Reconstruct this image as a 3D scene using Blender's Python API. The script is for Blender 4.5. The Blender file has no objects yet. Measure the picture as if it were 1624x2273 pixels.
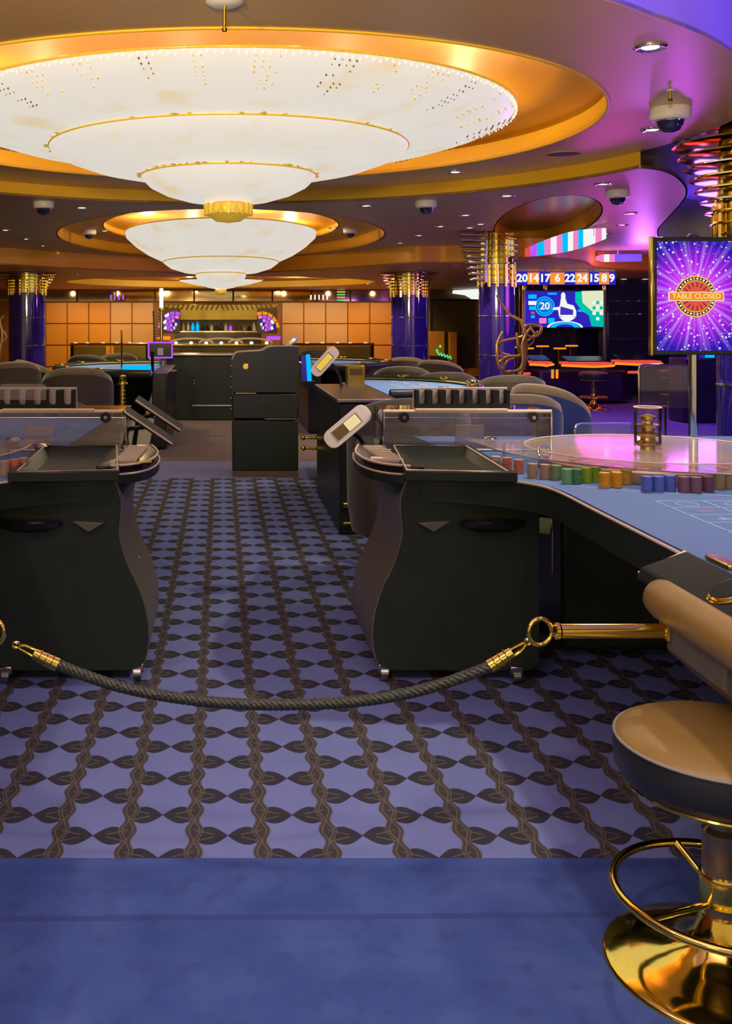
import bpy, bmesh, math, random
from math import sin, cos, pi, radians as R, atan2, sqrt
from mathutils import Vector, Matrix
from mathutils.geometry import tessellate_polygon
random.seed(7)
D = bpy.data; SC = bpy.context.scene; COL = SC.collection

# ------------------------------------------------------------------ camera, world, exposure
F = 2264.0; CX, CY, H = 490.0, 713.0, 1.40        # focal length (px), horizon, eye height
cam = D.cameras.new('camera'); co = D.objects.new('camera', cam); COL.objects.link(co)
co.location = (0, 0, H); co.rotation_euler = (pi/2, 0, 0)
cam.sensor_fit = 'VERTICAL'; cam.sensor_height = 36; cam.lens = 36*F/2273
cam.shift_x = (812-CX)/2273; cam.shift_y = -(1136.5-CY)/2273
cam.clip_start = .05; cam.clip_end = 200
SC.camera = co
SC.view_settings.view_transform = 'Standard'; SC.view_settings.look = 'None'
SC.view_settings.gamma = 1; SC.view_settings.exposure = 0.0
try: SC.view_settings.use_curve_mapping = False
except Exception: pass
W = D.worlds.new('world'); SC.world = W; W.use_nodes = True
W.node_tree.nodes['Background'].inputs[0].default_value = (.80, .60, .36, 1)
W.node_tree.nodes['Background'].inputs[1].default_value = .62

K = 2.2                                                     # overall lamp level
def lamp(kind, loc, energy, color, size=.05, rot=(0, 0, 0), spot=None, blend=.6, name='lamp'):
    l = D.lights.new(name, kind); l.energy = energy*K; l.color = color
    if kind == 'SPOT': l.spot_size = R(spot or 100); l.spot_blend = blend; l.shadow_soft_size = size
    elif kind == 'AREA': l.size = size
    else: l.shadow_soft_size = size
    o = D.objects.new(name, l); COL.objects.link(o); o.location = loc; o.rotation_euler = rot
    return o
WARM = (1, .76, .42); NEUT = (1, .86, .62); VIO = (.42, .12, 1); MAG = (.85, .10, .75)
# downlights of the part of the room behind and beside the camera
for x, y in ((1.2, .9), (-.6, .4), (-1.6, 1.6), (2.4, 1.6)):
    lamp('SPOT', (x, y, 2.7), 34, NEUT, .06, spot=125, name='rear_downlight_lamp')
for x, y in ((-1.5, .2), (-.1, -.2)):      # added unseen spots behind the viewer, brightening the near ceiling
    lamp('SPOT', (x, y, 1.9), 250, WARM, .15, (R(180-42), 0, 0), 125, name='ceiling_fill_spot')
for x, y in ((-.9, -.7), (.9, -1.2)):      # added unseen point lights behind the viewer, warm fill for ceiling and fronts
    lamp('POINT', (x, y, 1.75), 12, WARM, .25, name='rear_fill_lamp')
for x, y in ((1.5, 2.1), (2.2, 2.5), (2.9, 3.0)): lamp('SPOT', (x, y, 2.80), 26, (.28, .12, 1), .05, (pi/2+.15, 0, 0), 100, name='cove_lamp')
lamp('SPOT', (3.6, 5.0, 2.62), 16, (.24, .10, 1), .05, (pi, 0, 0), 160, name='cove_lamp')
# lamps inside the chandeliers, above their glass bowls
for k in range(8):
    a = k*pi/4+.2
    lamp('POINT', (.045+1.45*cos(a), 6.13+1.45*sin(a), 2.66), 2.4, WARM, .05, name='chandelier_lamp')
for k in range(4):
    a = k*pi/2+.4
    lamp('POINT', (.0+1.0*cos(a), 13.3+1.0*sin(a), 2.60), 7, WARM, .05, name='chandelier_lamp')
    lamp('POINT', (.0+1.8*cos(a), 21.5+1.8*sin(a), 2.28), 14, WARM, .05, name='chandelier_lamp')
# added unseen spots that brighten the back wall panels
for x in (-4.0, -2.8, -1.6, 1.7, 2.9, 4.1):
    lamp('SPOT', (x, 24.3, 2.15), 33, WARM, .05, (R(38), 0, 0), 110, name='wall_fill_lamp')
# added unseen lamps for the violet and magenta tint around the gaming corner
lamp('POINT', (3.7, 8.2, 1.6), 5.5, (.60, .06, 1), .12, name='colour_fill_lamp')
lamp('POINT', (4.3, 11.2, 1.6), 9, (.75, .05, .6), .4, name='colour_fill_lamp')
lamp('POINT', (6.0, 14.5, 1.9), 30, (.55, .14, 1), .1, name='colour_fill_lamp')
lamp('POINT', (5.2, 10.5, 1.9), 16, (.35, .15, 1), .4, name='colour_fill_lamp')
lamp('POINT', (6.6, 13.2, 2.2), 26, (.3, .12, 1), .1, name='colour_fill_lamp')
lamp('POINT', (3.3, 4.9, 1.8), 3, (.5, .12, 1), .1, name='colour_fill_lamp')

# ------------------------------------------------------------------ materials
def nt(name):
    m = D.materials.new(name); m.use_nodes = True
    return m, m.node_tree.nodes, m.node_tree.links
def mat(name, col, rough=.5, metal=0, spec=.5, noise=0, nscale=20, bump=0, coat=0, sheen=0, emit=None, es=0):
    m, N, L = nt(name); b = N['Principled BSDF']
    b.inputs['Base Color'].default_value = (*col, 1); b.inputs['Roughness'].default_value = rough
    b.inputs['Metallic'].default_value = metal; b.inputs['Specular IOR Level'].default_value = spec
    b.inputs['Coat Weight'].default_value = coat; b.inputs['Sheen Weight'].default_value = sheen
    if emit: b.inputs['Emission Color'].default_value = (*emit, 1); b.inputs['Emission Strength'].default_value = es
    if noise or bump:
        tc = N.new('ShaderNodeTexCoord'); t = N.new('ShaderNodeTexNoise')
        t.inputs['Scale'].default_value = nscale; t.inputs['Detail'].default_value = 4
        L.new(tc.outputs['Object'], t.inputs['Vector'])
        if noise:
            mx = N.new('ShaderNodeMix'); mx.data_type = 'RGBA'
            mx.inputs['A'].default_value = (*[c*(1-noise) for c in col], 1)
            mx.inputs['B'].default_value = (*[min(1, c*(1+noise)) for c in col], 1)
            L.new(t.outputs['Fac'], mx.inputs['Factor']); L.new(mx.outputs['Result'], b.inputs['Base Color'])
        if bump:
            bp = N.new('ShaderNodeBump'); bp.inputs['Strength'].default_value = bump; bp.inputs['Distance'].default_value = .01
            L.new(t.outputs['Fac'], bp.inputs['Height']); L.new(bp.outputs['Normal'], b.inputs['Normal'])
    return m
def emis(name, col, s=1.0):
    m, N, L = nt(name); N.remove(N['Principled BSDF']); e = N.new('ShaderNodeEmission')
    e.inputs[0].default_value = (*col, 1); e.inputs[1].default_value = s
    L.new(e.outputs[0], N['Material Output'].inputs[0]); return m
def math_n(N, L, op, a, b=None, clamp=False):
    n = N.new('ShaderNodeMath'); n.operation = op; n.use_clamp = clamp
    for i, v in enumerate((a, b)):
        if v is None: continue
        if isinstance(v, (int, float)): n.inputs[i].default_value = v
        else: L.new(v, n.inputs[i])
    return n.outputs[0]
def glass(name, tint=(.93, .95, .97), refl=.12, rough=.02, body=.05, bcol=(.8, .75, .75), ior=1.28, fk=1.0):
    m, N, L = nt(name); N.remove(N['Principled BSDF'])
    t = N.new('ShaderNodeBsdfTransparent'); t.inputs[0].default_value = (*tint, 1)
    g = N.new('ShaderNodeBsdfGlossy'); g.inputs['Roughness'].default_value = rough; g.inputs[0].default_value = (1, 1, 1, 1)
    d = N.new('ShaderNodeBsdfDiffuse'); d.inputs[0].default_value = (*bcol, 1)
    lw = N.new('ShaderNodeFresnel'); lw.inputs[0].default_value = ior
    ad = N.new('ShaderNodeMath'); ad.operation = 'ADD'; ad.use_clamp = True; ad.inputs[1].default_value = max(.0, refl-.04)
    L.new(math_n(N, L, 'MULTIPLY', lw.outputs[0], fk), ad.inputs[0])
    m1 = N.new('ShaderNodeMixShader'); m1.inputs[0].default_value = body; L.new(t.outputs[0], m1.inputs[1]); L.new(d.outputs[0], m1.inputs[2])
    m2 = N.new('ShaderNodeMixShader'); L.new(ad.outputs[0], m2.inputs[0]); L.new(m1.outputs[0], m2.inputs[1]); L.new(g.outputs[0], m2.inputs[2])
    L.new(m2.outputs[0], N['Material Output'].inputs[0]); return m

M = {}
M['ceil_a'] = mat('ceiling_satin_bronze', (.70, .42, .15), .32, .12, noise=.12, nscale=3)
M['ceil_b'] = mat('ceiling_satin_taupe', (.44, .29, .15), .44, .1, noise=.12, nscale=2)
M['ceil_c'] = mat('ceiling_satin_amber', (.62, .30, .06), .42, .1, noise=.12, nscale=2)
M['ceil_e'] = mat('ceiling_violet_light_tint', (.30, .22, .58), .5, noise=.08, nscale=2)  # violet cove light is partly put into this base colour
M['gold_fascia'] = mat('gold_painted_fascia', (.90, .52, .02), .38, .1, noise=.10, nscale=2)
M['dome'] = mat('amber_dome_paint', (.80, .34, .004), .45, .05, noise=.10, nscale=1.5)
M['amber'] = mat('amber_fascia_paint', (.72, .33, .02), .42, .1, noise=.10, nscale=2)
M['brass'] = mat('polished_brass', (1.0, .72, .13), .10, 1, noise=.06, nscale=6)
M['brass_d'] = mat('aged_brass', (.70, .50, .10), .22, 1, noise=.15, nscale=15)
M['chrome'] = mat('polished_chrome', (.75, .72, .70), .10, 1, noise=.05, nscale=8)
M['steel'] = mat('brushed_steel', (.42, .38, .36), .28, 1, noise=.1, nscale=30)
M['black'] = mat('black_green_laminate', (.017, .022, .014), .34, 0, .35, noise=.25, nscale=5)
M['black_m'] = mat('matte_black', (.010, .014, .010), .62, 0, .18, noise=.2, nscale=12)
M['black_g'] = mat('gloss_black', (.012, .012, .012), .15, 0, .5, noise=.2, nscale=5)
M['brownside'] = mat('brown_satin_laminate', (.13, .122, .085), .36, 0, .5, noise=.15, nscale=4)
M['pod'] = mat('dark_pod_laminate', (.017, .027, .017), .40, 0, .4, noise=.25, nscale=6)
M['felt'] = mat('blue_felt', (.070, .165, .40), .95, noise=.08, nscale=60, bump=.1, sheen=.2)
M['felt2'] = mat('bright_blue_felt', (.15, .36, .82), .9, noise=.08, nscale=60, bump=.1, sheen=.2)
M['felt_line'] = mat('pale_felt_print', (.30, .50, .68), .9, noise=.08, nscale=50)
M['felt_red'] = mat('red_felt_print', (.85, .16, .22), .9, noise=.08, nscale=50)
M['rim'] = mat('beige_edge_strip', (.80, .66, .44), .3, 0, .5, noise=.1, nscale=30)
M['leather'] = mat('tan_brown_leather', (.29, .185, .045), .40, 0, .5, noise=.12, nscale=14, bump=.15)
M['leather_b'] = mat('black_leather', (.018, .020, .020), .38, 0, .45, noise=.2, nscale=20, bump=.15)
M['piping'] = mat('grey_piping', (.30, .28, .24), .4, noise=.1, nscale=30)
M['fabric'] = mat('dark_taupe_chair_fabric', (.072, .060, .036), .8, noise=.15, nscale=30, bump=.2, sheen=.3)
M['fabric_l'] = mat('beige_chair_fabric', (.21, .165, .085), .8, noise=.15, nscale=30, bump=.2, sheen=.3)
M['fabric_blue_lit'] = mat('blue_lit_chair_fabric', (.025, .05, .20), .8, noise=.15, nscale=30, bump=.2, sheen=.3)  # chair fabric with the blue light painted into its colour
M['rope'] = mat('dark_green_cord', (.028, .032, .020), .38, 0, .6, noise=.3, nscale=120, bump=.4)
M['white'] = mat('white_plastic', (.72, .68, .64), .35, noise=.04, nscale=10)
M['silver'] = mat('silver_white_plastic', (.80, .76, .68), .3, 0, noise=.05, nscale=10)
M['blue_col'] = mat('deep_blue_glazed_column', (.035, .018, .30), .07, 0, .8, noise=.3, nscale=3, coat=.6)
M['tile_o'] = mat('orange_wall_panel', (.66, .23, .004), .46, 0, .5, noise=.06, nscale=2)
M['tile_p'] = mat('peach_wall_panel', (.62, .30, .09), .42, 0, .5, noise=.06, nscale=2)
M['grout'] = mat('brown_panel_joint', (.28, .10, .01), .6, noise=.1, nscale=10)
M['mirror'] = mat('bronze_mirror', (.55, .38, .16), .05, 1, noise=.25, nscale=2)
M['olive'] = mat('olive_gold_panel', (.34, .24, .02), .28, .5, noise=.2, nscale=5)
M['olive_d'] = mat('dark_olive_panel', (.10, .07, .01), .35, .3, noise=.2, nscale=5)
M['navy'] = mat('navy_gloss_wall', (.018, .010, .045), .22, 0, .5, noise=.3, nscale=3)
M['bronze'] = mat('bronze_branch', (.42, .24, .07), .35, .6, noise=.2, nscale=20, bump=.2)
M['carpet_far'] = mat('brown_grey_carpet', (.13, .10, .10), .95, noise=.15, nscale=20)
M['chand'] = None
M['gem'] = mat('amber_crystal', (.85, .55, .08), .15, .3, noise=.3, nscale=60, emit=(.8, .5, .04), es=.30)
M['gem_d'] = mat('smoked_crystal', (.28, .24, .20), .15, .3, noise=.3, nscale=60)
M['gem_w'] = mat('clear_white_crystal', (.9, .86, .78), .15, 0, noise=.05, nscale=60, emit=(1, .92, .78), es=.55)
M['glass'] = glass('clear_acrylic', (.97, .97, .98), .07, .03, .04, (.55, .48, .46))
M['glass_disc'] = glass('clear_cover_acrylic', (.96, .95, .95), .05, .06, .12, (.75, .62, .56), 1.2, .28)  # pale pinkish body colour stands in for the reflected ceiling
M['glass_f'] = glass('tinted_glass', (.86, .85, .86), .08, .05, .40, (.75, .62, .50))
M['lamp_on'] = emis('lit_downlight', (1, .90, .74), 5)
M['lampsoft'] = emis('lit_candle', (1, .85, .5), 2)
M['dark_lens'] = mat('dark_dome_lens', (.02, .015, .05), .05, 0, .8, noise=.1, nscale=5)
M['purple_e'] = emis('purple_led', (.45, .08, 1), 1.2)
M['cyan_e'] = emis('cyan_led', (.0, .45, 1), 1.2)
M['orange_e'] = emis('orange_led', (1, .30, .02), 1.0)
M['red_e'] = emis('red_led', (1, .10, .07), .8)
M['white_e'] = emis('white_screen', (.9, .93, .9), 1.0)
M['green_e'] = emis('green_sign', (.1, .9, .3), .9)
M['pink_e'] = emis('pink_led', (1, .25, .65), .9)
M['teal_e'] = emis('teal_screen', (0, .6, .45), .9)
M['blue_e'] = emis('blue_screen', (.03, .02, .55), .9)
M['yel_e'] = emis('amber_screen', (1, .62, .08), .85)

def chand_mat(name, col, s, amber=.25):
    m, N, L = nt(name); b = N['Principled BSDF']
    b.inputs['Base Color'].default_value = (.25, .22, .18, 1); b.inputs['Roughness'].default_value = .4
    tc = N.new('ShaderNodeTexCoord'); t = N.new('ShaderNodeTexNoise'); t.inputs['Scale'].default_value = 3.5; t.inputs['Detail'].default_value = 5
    L.new(tc.outputs['Object'], t.inputs['Vector'])
    cr = N.new('ShaderNodeValToRGB'); cr.color_ramp.elements[0].position = .28; cr.color_ramp.elements[0].color = (col[0], col[1]*.86, col[2]*.62, 1)
    cr.color_ramp.elements[1].position = .45; cr.color_ramp.elements[1].color = (*col, 1)
    L.new(t.outputs['Fac'], cr.inputs[0]); L.new(cr.outputs[0], b.inputs['Emission Color'])
    b.inputs['Emission Strength'].default_value = s
    return m
M['chand'] = chand_mat('lit_crystal_bowl', (1, .945, .84), .68)

def carpet():
    m, N, L = nt('patterned_carpet'); b = N['Principled BSDF']; b.inputs['Roughness'].default_value = .95
    b.inputs['Specular IOR Level'].default_value = .15
    f = lambda op, a, c=None, cl=False: math_n(N, L, op, a, c, cl)
    tc = N.new('ShaderNodeTexCoord'); sp = N.new('ShaderNodeSeparateXYZ'); L.new(tc.outputs['Object'], sp.inputs[0])
    X, Y = sp.outputs[0], sp.outputs[1]
    PX, PY = .1835, .232
    u0 = f('DIVIDE', f('ADD', X, 100*PX+.073), PX)           # columns
    ci = f('FLOOR', u0); u = f('SUBTRACT', f('SUBTRACT', u0, ci), .5)
    odd = f('MULTIPLY', f('MODULO', ci, 2), .5)
    v0 = f('ADD', f('DIVIDE', f('SUBTRACT', Y, 2.66), PY), f('ADD', odd, .5))
    v = f('SUBTRACT', f('SUBTRACT', v0, f('FLOOR', v0)), .5)   # bow ties sit at v = +-.5
    au = f('ABSOLUTE', u); av = f('SUBTRACT', .5, f('ABSOLUTE', v))
    leaf = f('MULTIPLY', f('SINE', f('MULTIPLY', f('MINIMUM', f('DIVIDE', au, .46), 1.0), pi*.80)), .205)
    isleaf = f('LESS_THAN', av, f('ADD', leaf, .006))
    zig = f('MULTIPLY', f('SINE', f('MULTIPLY', v0, 4*pi)), .035)
    ischain = f('GREATER_THAN', f('ADD', au, zig), .392)
    dark = f('MAXIMUM', isleaf, ischain)
    # lighter twist lines woven in the dark motif
    l1 = f('LESS_THAN', f('ABSOLUTE', f('SUBTRACT', f('ADD', au, zig), .455)), .014)
    l2 = f('LESS_THAN', f('ABSOLUTE', f('SUBTRACT', av, f('MULTIPLY', f('SUBTRACT', au, .12), .35))), .014)
    l2 = f('MULTIPLY', l2, f('GREATER_THAN', au, .2))
    l3 = f('LESS_THAN', f('ABSOLUTE', f('SUBTRACT', f('ADD', au, zig), .405)), .010)
    line = f('MULTIPLY', f('MAXIMUM', l3, f('MAXIMUM', l1, l2)), dark)
    inreg = f('MULTIPLY', f('GREATER_THAN', Y, 2.66), f('LESS_THAN', Y, 9.1))
    dark = f('MULTIPLY', dark, inreg); line = f('MULTIPLY', line, inreg)
    nz = N.new('ShaderNodeTexNoise'); nz.inputs['Scale'].default_value = 5; nz.inputs['Detail'].default_value = 8; L.new(tc.outputs['Object'], nz.inputs[0])
    nf = N.new('ShaderNodeTexNoise'); nf.inputs['Scale'].default_value = 220; nf.inputs['Detail'].default_value = 2; L.new(tc.outputs['Object'], nf.inputs[0])
    def mix(fac, a, c):
        n = N.new('ShaderNodeMix'); n.data_type = 'RGBA'
        if isinstance(fac, float): n.inputs['Factor'].default_value = fac
        else: L.new(fac, n.inputs['Factor'])
        for s, vv in (('A', a), ('B', c)):
            if isinstance(vv, tuple): n.inputs[s].default_value = (*vv, 1)
            else: L.new(vv, n.inputs[s])
        return n.outputs['Result']
    plain = mix(f('MULTIPLY', f('SUBTRACT', nz.outputs['Fac'], .3), 2.2, True), (.038, .076, .29), (.078, .130, .39))
    nb = N.new('ShaderNodeTexNoise'); nb.inputs['Scale'].default_value = 17; nb.inputs['Detail'].default_value = 6; L.new(tc.outputs['Object'], nb.inputs[0])
    plain = mix(f('MULTIPLY', f('SUBTRACT', nb.outputs['Fac'], .52), 3.0, True), plain, (.036, .062, .20))
    hexc = mix(nz.outputs['Fac'], (.155, .195, .47), (.22, .265, .57))
    lit = mix(inreg, plain, hexc)
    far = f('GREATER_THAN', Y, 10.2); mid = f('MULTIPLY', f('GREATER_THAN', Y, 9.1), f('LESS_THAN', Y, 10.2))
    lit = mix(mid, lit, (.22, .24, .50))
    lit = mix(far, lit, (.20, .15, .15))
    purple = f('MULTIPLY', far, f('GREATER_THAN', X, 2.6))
    lit = mix(purple, lit, (.20, .17, .42))  # purple light from the screens painted into the far right carpet
    dark_band = f('MULTIPLY', f('LESS_THAN', f('ABSOLUTE', f('SUBTRACT', Y, f('ADD', 2.395, f('MULTIPLY', X, .012)))), .011), .55)  # thin darker band across the foreground carpet
    c = mix(dark_band, lit, (.04, .05, .20))
    motif = mix(ischain, (.040, .040, .052), (.058, .052, .050)); c = mix(dark, c, motif); c = mix(line, c, (.13, .11, .10))
    c2 = mix(f('MULTIPLY', nf.outputs['Fac'], .35), c, (.02, .02, .04))
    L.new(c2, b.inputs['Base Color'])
    bp = N.new('ShaderNodeBump'); bp.inputs['Strength'].default_value = .35; bp.inputs['Distance'].default_value = .004
    L.new(nf.outputs['Fac'], bp.inputs['Height']); L.new(bp.outputs['Normal'], b.inputs['Normal'])
    return m
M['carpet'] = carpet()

# ------------------------------------------------------------------ mesh helpers
TX = None                                                   # optional mirror of world x
class MB:
    def __init__(s): s.v = []; s.f = []
    def add(s, vs, fs, mt=None):
        n = len(s.v)
        s.v += [tuple(mt @ Vector(p)) if mt else tuple(p) for p in vs]
        s.f += [tuple(n+i for i in q) for q in fs]; return s
    def box(s, c, d, rot=None):
        x, y, z = [k/2 for k in d]
        vs = [(a*x, b*y, e*z) for a in (-1, 1) for b in (-1, 1) for e in (-1, 1)]
        fs = [(0, 1, 3, 2), (4, 6, 7, 5), (0, 4, 5, 1), (2, 3, 7, 6), (0, 2, 6, 4), (1, 5, 7, 3)]
        mt = Matrix.Translation(c)
        if rot: mt = mt @ Matrix.Rotation(rot[2], 4, 'Z') @ Matrix.Rotation(rot[1], 4, 'Y') @ Matrix.Rotation(rot[0], 4, 'X')
        return s.add(vs, fs, mt)
    def span(s, a, b):
        return s.box([(a[i]+b[i])/2 for i in range(3)], [abs(b[i]-a[i]) for i in range(3)])
    def lathe(s, prof, c=(0, 0, 0), n=32, mt=None, sx=1, sy=1, a0=0, a1=2*pi):
        vs = []; fs = []; full = abs(a1-a0-2*pi) < 1e-6; m = n if full else n+1
        for r, z in prof:
            for k in range(m):
                a = a0+(a1-a0)*k/n; vs.append((r*cos(a)*sx, r*sin(a)*sy, z))
        for i in range(len(prof)-1):
            for k in range(n):
                k2 = (k+1) % m if full else k+1
                fs.append((i*m+k, i*m+k2, (i+1)*m+k2, (i+1)*m+k))
        if full:
            if prof[0][0] > 1e-5: fs.append(tuple(range(m))[::-1])
            if prof[-1][0] > 1e-5: fs.append(tuple((len(prof)-1)*m+k for k in range(m)))
        t = Matrix.Translation(c)
        return s.add(vs, fs, t @ mt if mt else t)
    def shell(s, prof, c=(0, 0, 0), n=64, sx=1, sy=1):        # lathe without caps
        vs = []; fs = []
        for r, z in prof:
            for k in range(n): a = 2*pi*k/n; vs.append((r*cos(a)*sx, r*sin(a)*sy, z))
        for i in range(len(prof)-1):
            for k in range(n): fs.append((i*n+k, i*n+(k+1) % n, (i+1)*n+(k+1) % n, (i+1)*n+k))
        return s.add(vs, fs, Matrix.Translation(c))
    def cyl(s, a, b, r, n=16, r2=None):
        a, b = Vector(a), Vector(b); d = b-a; q = d.to_track_quat('Z', 'Y').to_matrix().to_4x4()
        return s.lathe([(r, 0), (r if r2 is None else r2, d.length)], a, n, q)
    def tube(s, pts, r, n=8, closed=False, cap=True):
        P = [Vector(p) for p in pts]; m = len(P); vs = []; fs = []; up = Vector((0, 0, 1)); prev = None
        rr = r if isinstance(r, (list, tuple)) else [r]*m
        for i in range(m):
            t = (P[(i+1) % m]-P[i-1]) if closed else (P[min(i+1, m-1)]-P[max(i-1, 0)])
            t.normalize()
            if prev is None:
                x = t.cross(up);  x = x if x.length > .1 else t.cross(Vector((1, 0, 0)))
            else: x = prev-t*prev.dot(t)
            x.normalize(); prev = x; y = t.cross(x)
            for k in range(n): a = 2*pi*k/n; vs.append(P[i]+(x*cos(a)+y*sin(a))*rr[i])
        for i in range(m if closed else m-1):
            j = (i+1) % m
            for k in range(n): fs.append((i*n+k, j*n+k, j*n+(k+1) % n, i*n+(k+1) % n))
        if not closed and cap: fs += [tuple(range(n)), tuple((m-1)*n+k for k in range(n))[::-1]]
        return s.add(vs, fs)
    def torus(s, c, Rr, r, n=32, k=8, mt=None, sx=1, sy=1):
        pts = [(Rr*cos(2*pi*i/n)*sx, Rr*sin(2*pi*i/n)*sy, 0) for i in range(n)]
        t = Matrix.Translation(c) @ (mt or Matrix())
        return s.tube([t @ Vector(p) for p in pts], r, k, True)
    def prism(s, poly, a, b, axis='Z'):                       # extrude a 2D outline
        n = len(poly)
        def P(p, h):
            return (p[0], p[1], h) if axis == 'Z' else ((p[0], h, p[1]) if axis == 'Y' else (h, p[0], p[1]))
        vs = [P(p, a) for p in poly]+[P(p, b) for p in poly]
        tr = tessellate_polygon([[Vector((p[0], p[1], 0)) for p in poly]])
        fs = [tuple(t) for t in tr]+[tuple(n+i for i in t)[::-1] for t in tr]
        fs += [(i, (i+1) % n, n+(i+1) % n, n+i) for i in range(n)]
        return s.add(vs, fs)
    def band(s, path, z0, z1, t=.01):                         # vertical strip with thickness
        L_ = len(path); off = []
        for i in range(L_):
            a = Vector(path[max(i-1, 0)]); b = Vector(path[min(i+1, L_-1)]); d = (b-a).normalized()
            off.append((path[i][0]-d.y*t, path[i][1]+d.x*t))
        vs = [(x, y, z0) for x, y in path]+[(x, y, z1) for x, y in path]+[(x, y, z0) for x, y in off]+[(x, y, z1) for x, y in off]
        fs = []
        for i in range(L_-1):
            fs += [(i, i+1, L_+i+1, L_+i), (2*L_+i, 3*L_+i, 3*L_+i+1, 2*L_+i+1), (i, 2*L_+i, 2*L_+i+1, i+1), (L_+i, L_+i+1, 3*L_+i+1, 3*L_+i)]
        fs += [(0, L_, 3*L_, 2*L_), (L_-1, 3*L_-1, 4*L_-1, 2*L_-1)]
        return s.add(vs, fs)
    def build(s, name, m, parent=None, smooth=40, bevel=0, seg=2, kind=None):
        vs = s.v
        if TX is not None: vs = [(TX-x, y, z) for x, y, z in vs]
        if parent is not None and parent.get('_w'):
            l = parent['_w']; vs = [(x-l[0], y-l[1], z-l[2]) for x, y, z in vs]
        me = D.meshes.new(name); me.from_pydata(vs, [], s.f)
        bm = bmesh.new(); bm.from_mesh(me); bmesh.ops.recalc_face_normals(bm, faces=bm.faces); bm.to_mesh(me); bm.free()
        o = D.objects.new(name, me); COL.objects.link(o)
        if m is not None: me.materials.append(M[m] if isinstance(m, str) else m)
        if bevel:
            b = o.modifiers.new('bevel', 'BEVEL'); b.width = bevel; b.segments = seg; b.limit_method = 'ANGLE'; b.angle_limit = R(35)
            smooth = smooth or 40
        if smooth:
            for p in me.polygons: p.use_smooth = True
            me.set_sharp_from_angle(angle=R(smooth))
        if parent is not None: o.parent = parent
        if parent is not None and parent.get('_w'): o['_w'] = list(parent['_w'])
        if kind: o['kind'] = kind
        return o
def tag(o, label, cat, group=None, kind=None):
    o['label'] = label; o['category'] = cat
    if group: o['group'] = group
    if kind: o['kind'] = kind
    return o
def thing(name, label, cat, w=None, loc=None, rz=0, group=None):
    """Empty at a thing's base. w: parts come in world coordinates; loc: parts come in local coordinates."""
    o = D.objects.new(name, None); COL.objects.link(o); o.empty_display_size = .05
    if w is not None:
        if TX is not None: w = (TX-w[0], w[1], w[2])
        o.location = w; o['_w'] = list(w)
    if loc is not None: o.location = loc; o.rotation_euler = (0, 0, rz)
    return tag(o, label, cat, group)
KIDS = {}
def copy_tree(o, parent=None):
    c = o.copy(); COL.objects.link(c)
    if parent: c.parent = parent
    for ch in [q for q in list(D.objects) if q.parent == o]: copy_tree(ch, c)
    return c
ORD = 'first second third fourth fifth sixth seventh eighth ninth tenth eleventh twelfth thirteenth fourteenth fifteenth sixteenth seventeenth eighteenth'.split()
def place(proto, used, loc, rz, label, group=None, sc=None):
    o = proto if not used else copy_tree(proto)
    o.location = loc; o.rotation_euler = (0, 0, rz); o['label'] = label
    if group: o['group'] = group
    if sc: o.scale = sc
    return o
def text_mb(txt, size, mt, depth=.002, font_off=0):
    cu = D.curves.new('t', 'FONT'); cu.body = txt; cu.size = size; cu.align_x = 'CENTER'; cu.align_y = 'CENTER'
    cu.extrude = depth; cu.offset = font_off; cu.resolution_u = 3
    o = D.objects.new('t', cu); COL.objects.link(o); dg = bpy.context.evaluated_depsgraph_get(); dg.update()
    me = D.meshes.new_from_object(o.evaluated_get(dg)); mb = MB()
    mb.add([v.co for v in me.vertices], [tuple(p.vertices) for p in me.polygons], mt)
    D.objects.remove(o); D.curves.remove(cu); D.meshes.remove(me); return mb
FACE = Matrix.Rotation(pi/2, 4, 'X')                          # text standing upright, facing -Y
def P(px, py, Y): return (( px-CX)*Y/F, Y, H-(py-CY)*Y/F)      # photo ray at a known depth
def Q(px, py, z): Y = F*(H-z)/(py-CY); return ((px-CX)*Y/F, Y)  # photo ray onto a plane of known height
def arc(c, r, a0, a1, n=48, sx=1, sy=1):
    return [(c[0]+r*sx*cos(a0+(a1-a0)*i/n), c[1]+r*sy*sin(a0+(a1-a0)*i/n)) for i in range(n+1)]
def smooth_path(pts, n=6):
    out = []; m = len(pts)
    for i in range(m-1):
        p0, p1, p2, p3 = [Vector(pts[max(0, min(m-1, k))]) for k in (i-1, i, i+1, i+2)]
        for k in range(n):
            t = k/n; out.append(tuple(.5*((2*p1)+(-p0+p2)*t+(2*p0-5*p1+4*p2-p3)*t*t+(-p0+3*p1-3*p2+p3)*t**3)))
    out.append(tuple(pts[-1])); return out
def plate(name, m, outer, holes, z, kind='structure', t=.02):
    """flat ceiling sheet with holes, with real thickness"""
    loops = [outer]+holes; allp = [p for l in loops for p in l]; n = len(allp)
    tr = tessellate_polygon([[Vector((p[0], p[1], 0)) for p in l] for l in loops])
    mb = MB(); vs = [(x, y, z) for x, y in allp]+[(x, y, z+t) for x, y in allp]
    fs = [tuple(q) for q in tr]+[tuple(n+i for i in q) for q in tr]; k = 0
    for l in loops:
        fs += [(k+i, k+(i+1) % len(l), n+k+(i+1) % len(l), n+k+i) for i in range(len(l))]; k += len(l)
    mb.add(vs, fs); return mb.build(name, m, None, 0, kind=kind)

# ------------------------------------------------------------------ the room
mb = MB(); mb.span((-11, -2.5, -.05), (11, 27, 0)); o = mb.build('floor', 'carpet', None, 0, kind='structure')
C1 = (.045, 6.13); C2 = (0, 13.3); C3 = (0, 21.4)
ell = lambda c, a, b, n=72: [(c[0]+a*cos(2*pi*i/n), c[1]+b*sin(2*pi*i/n)) for i in range(n)]
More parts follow.
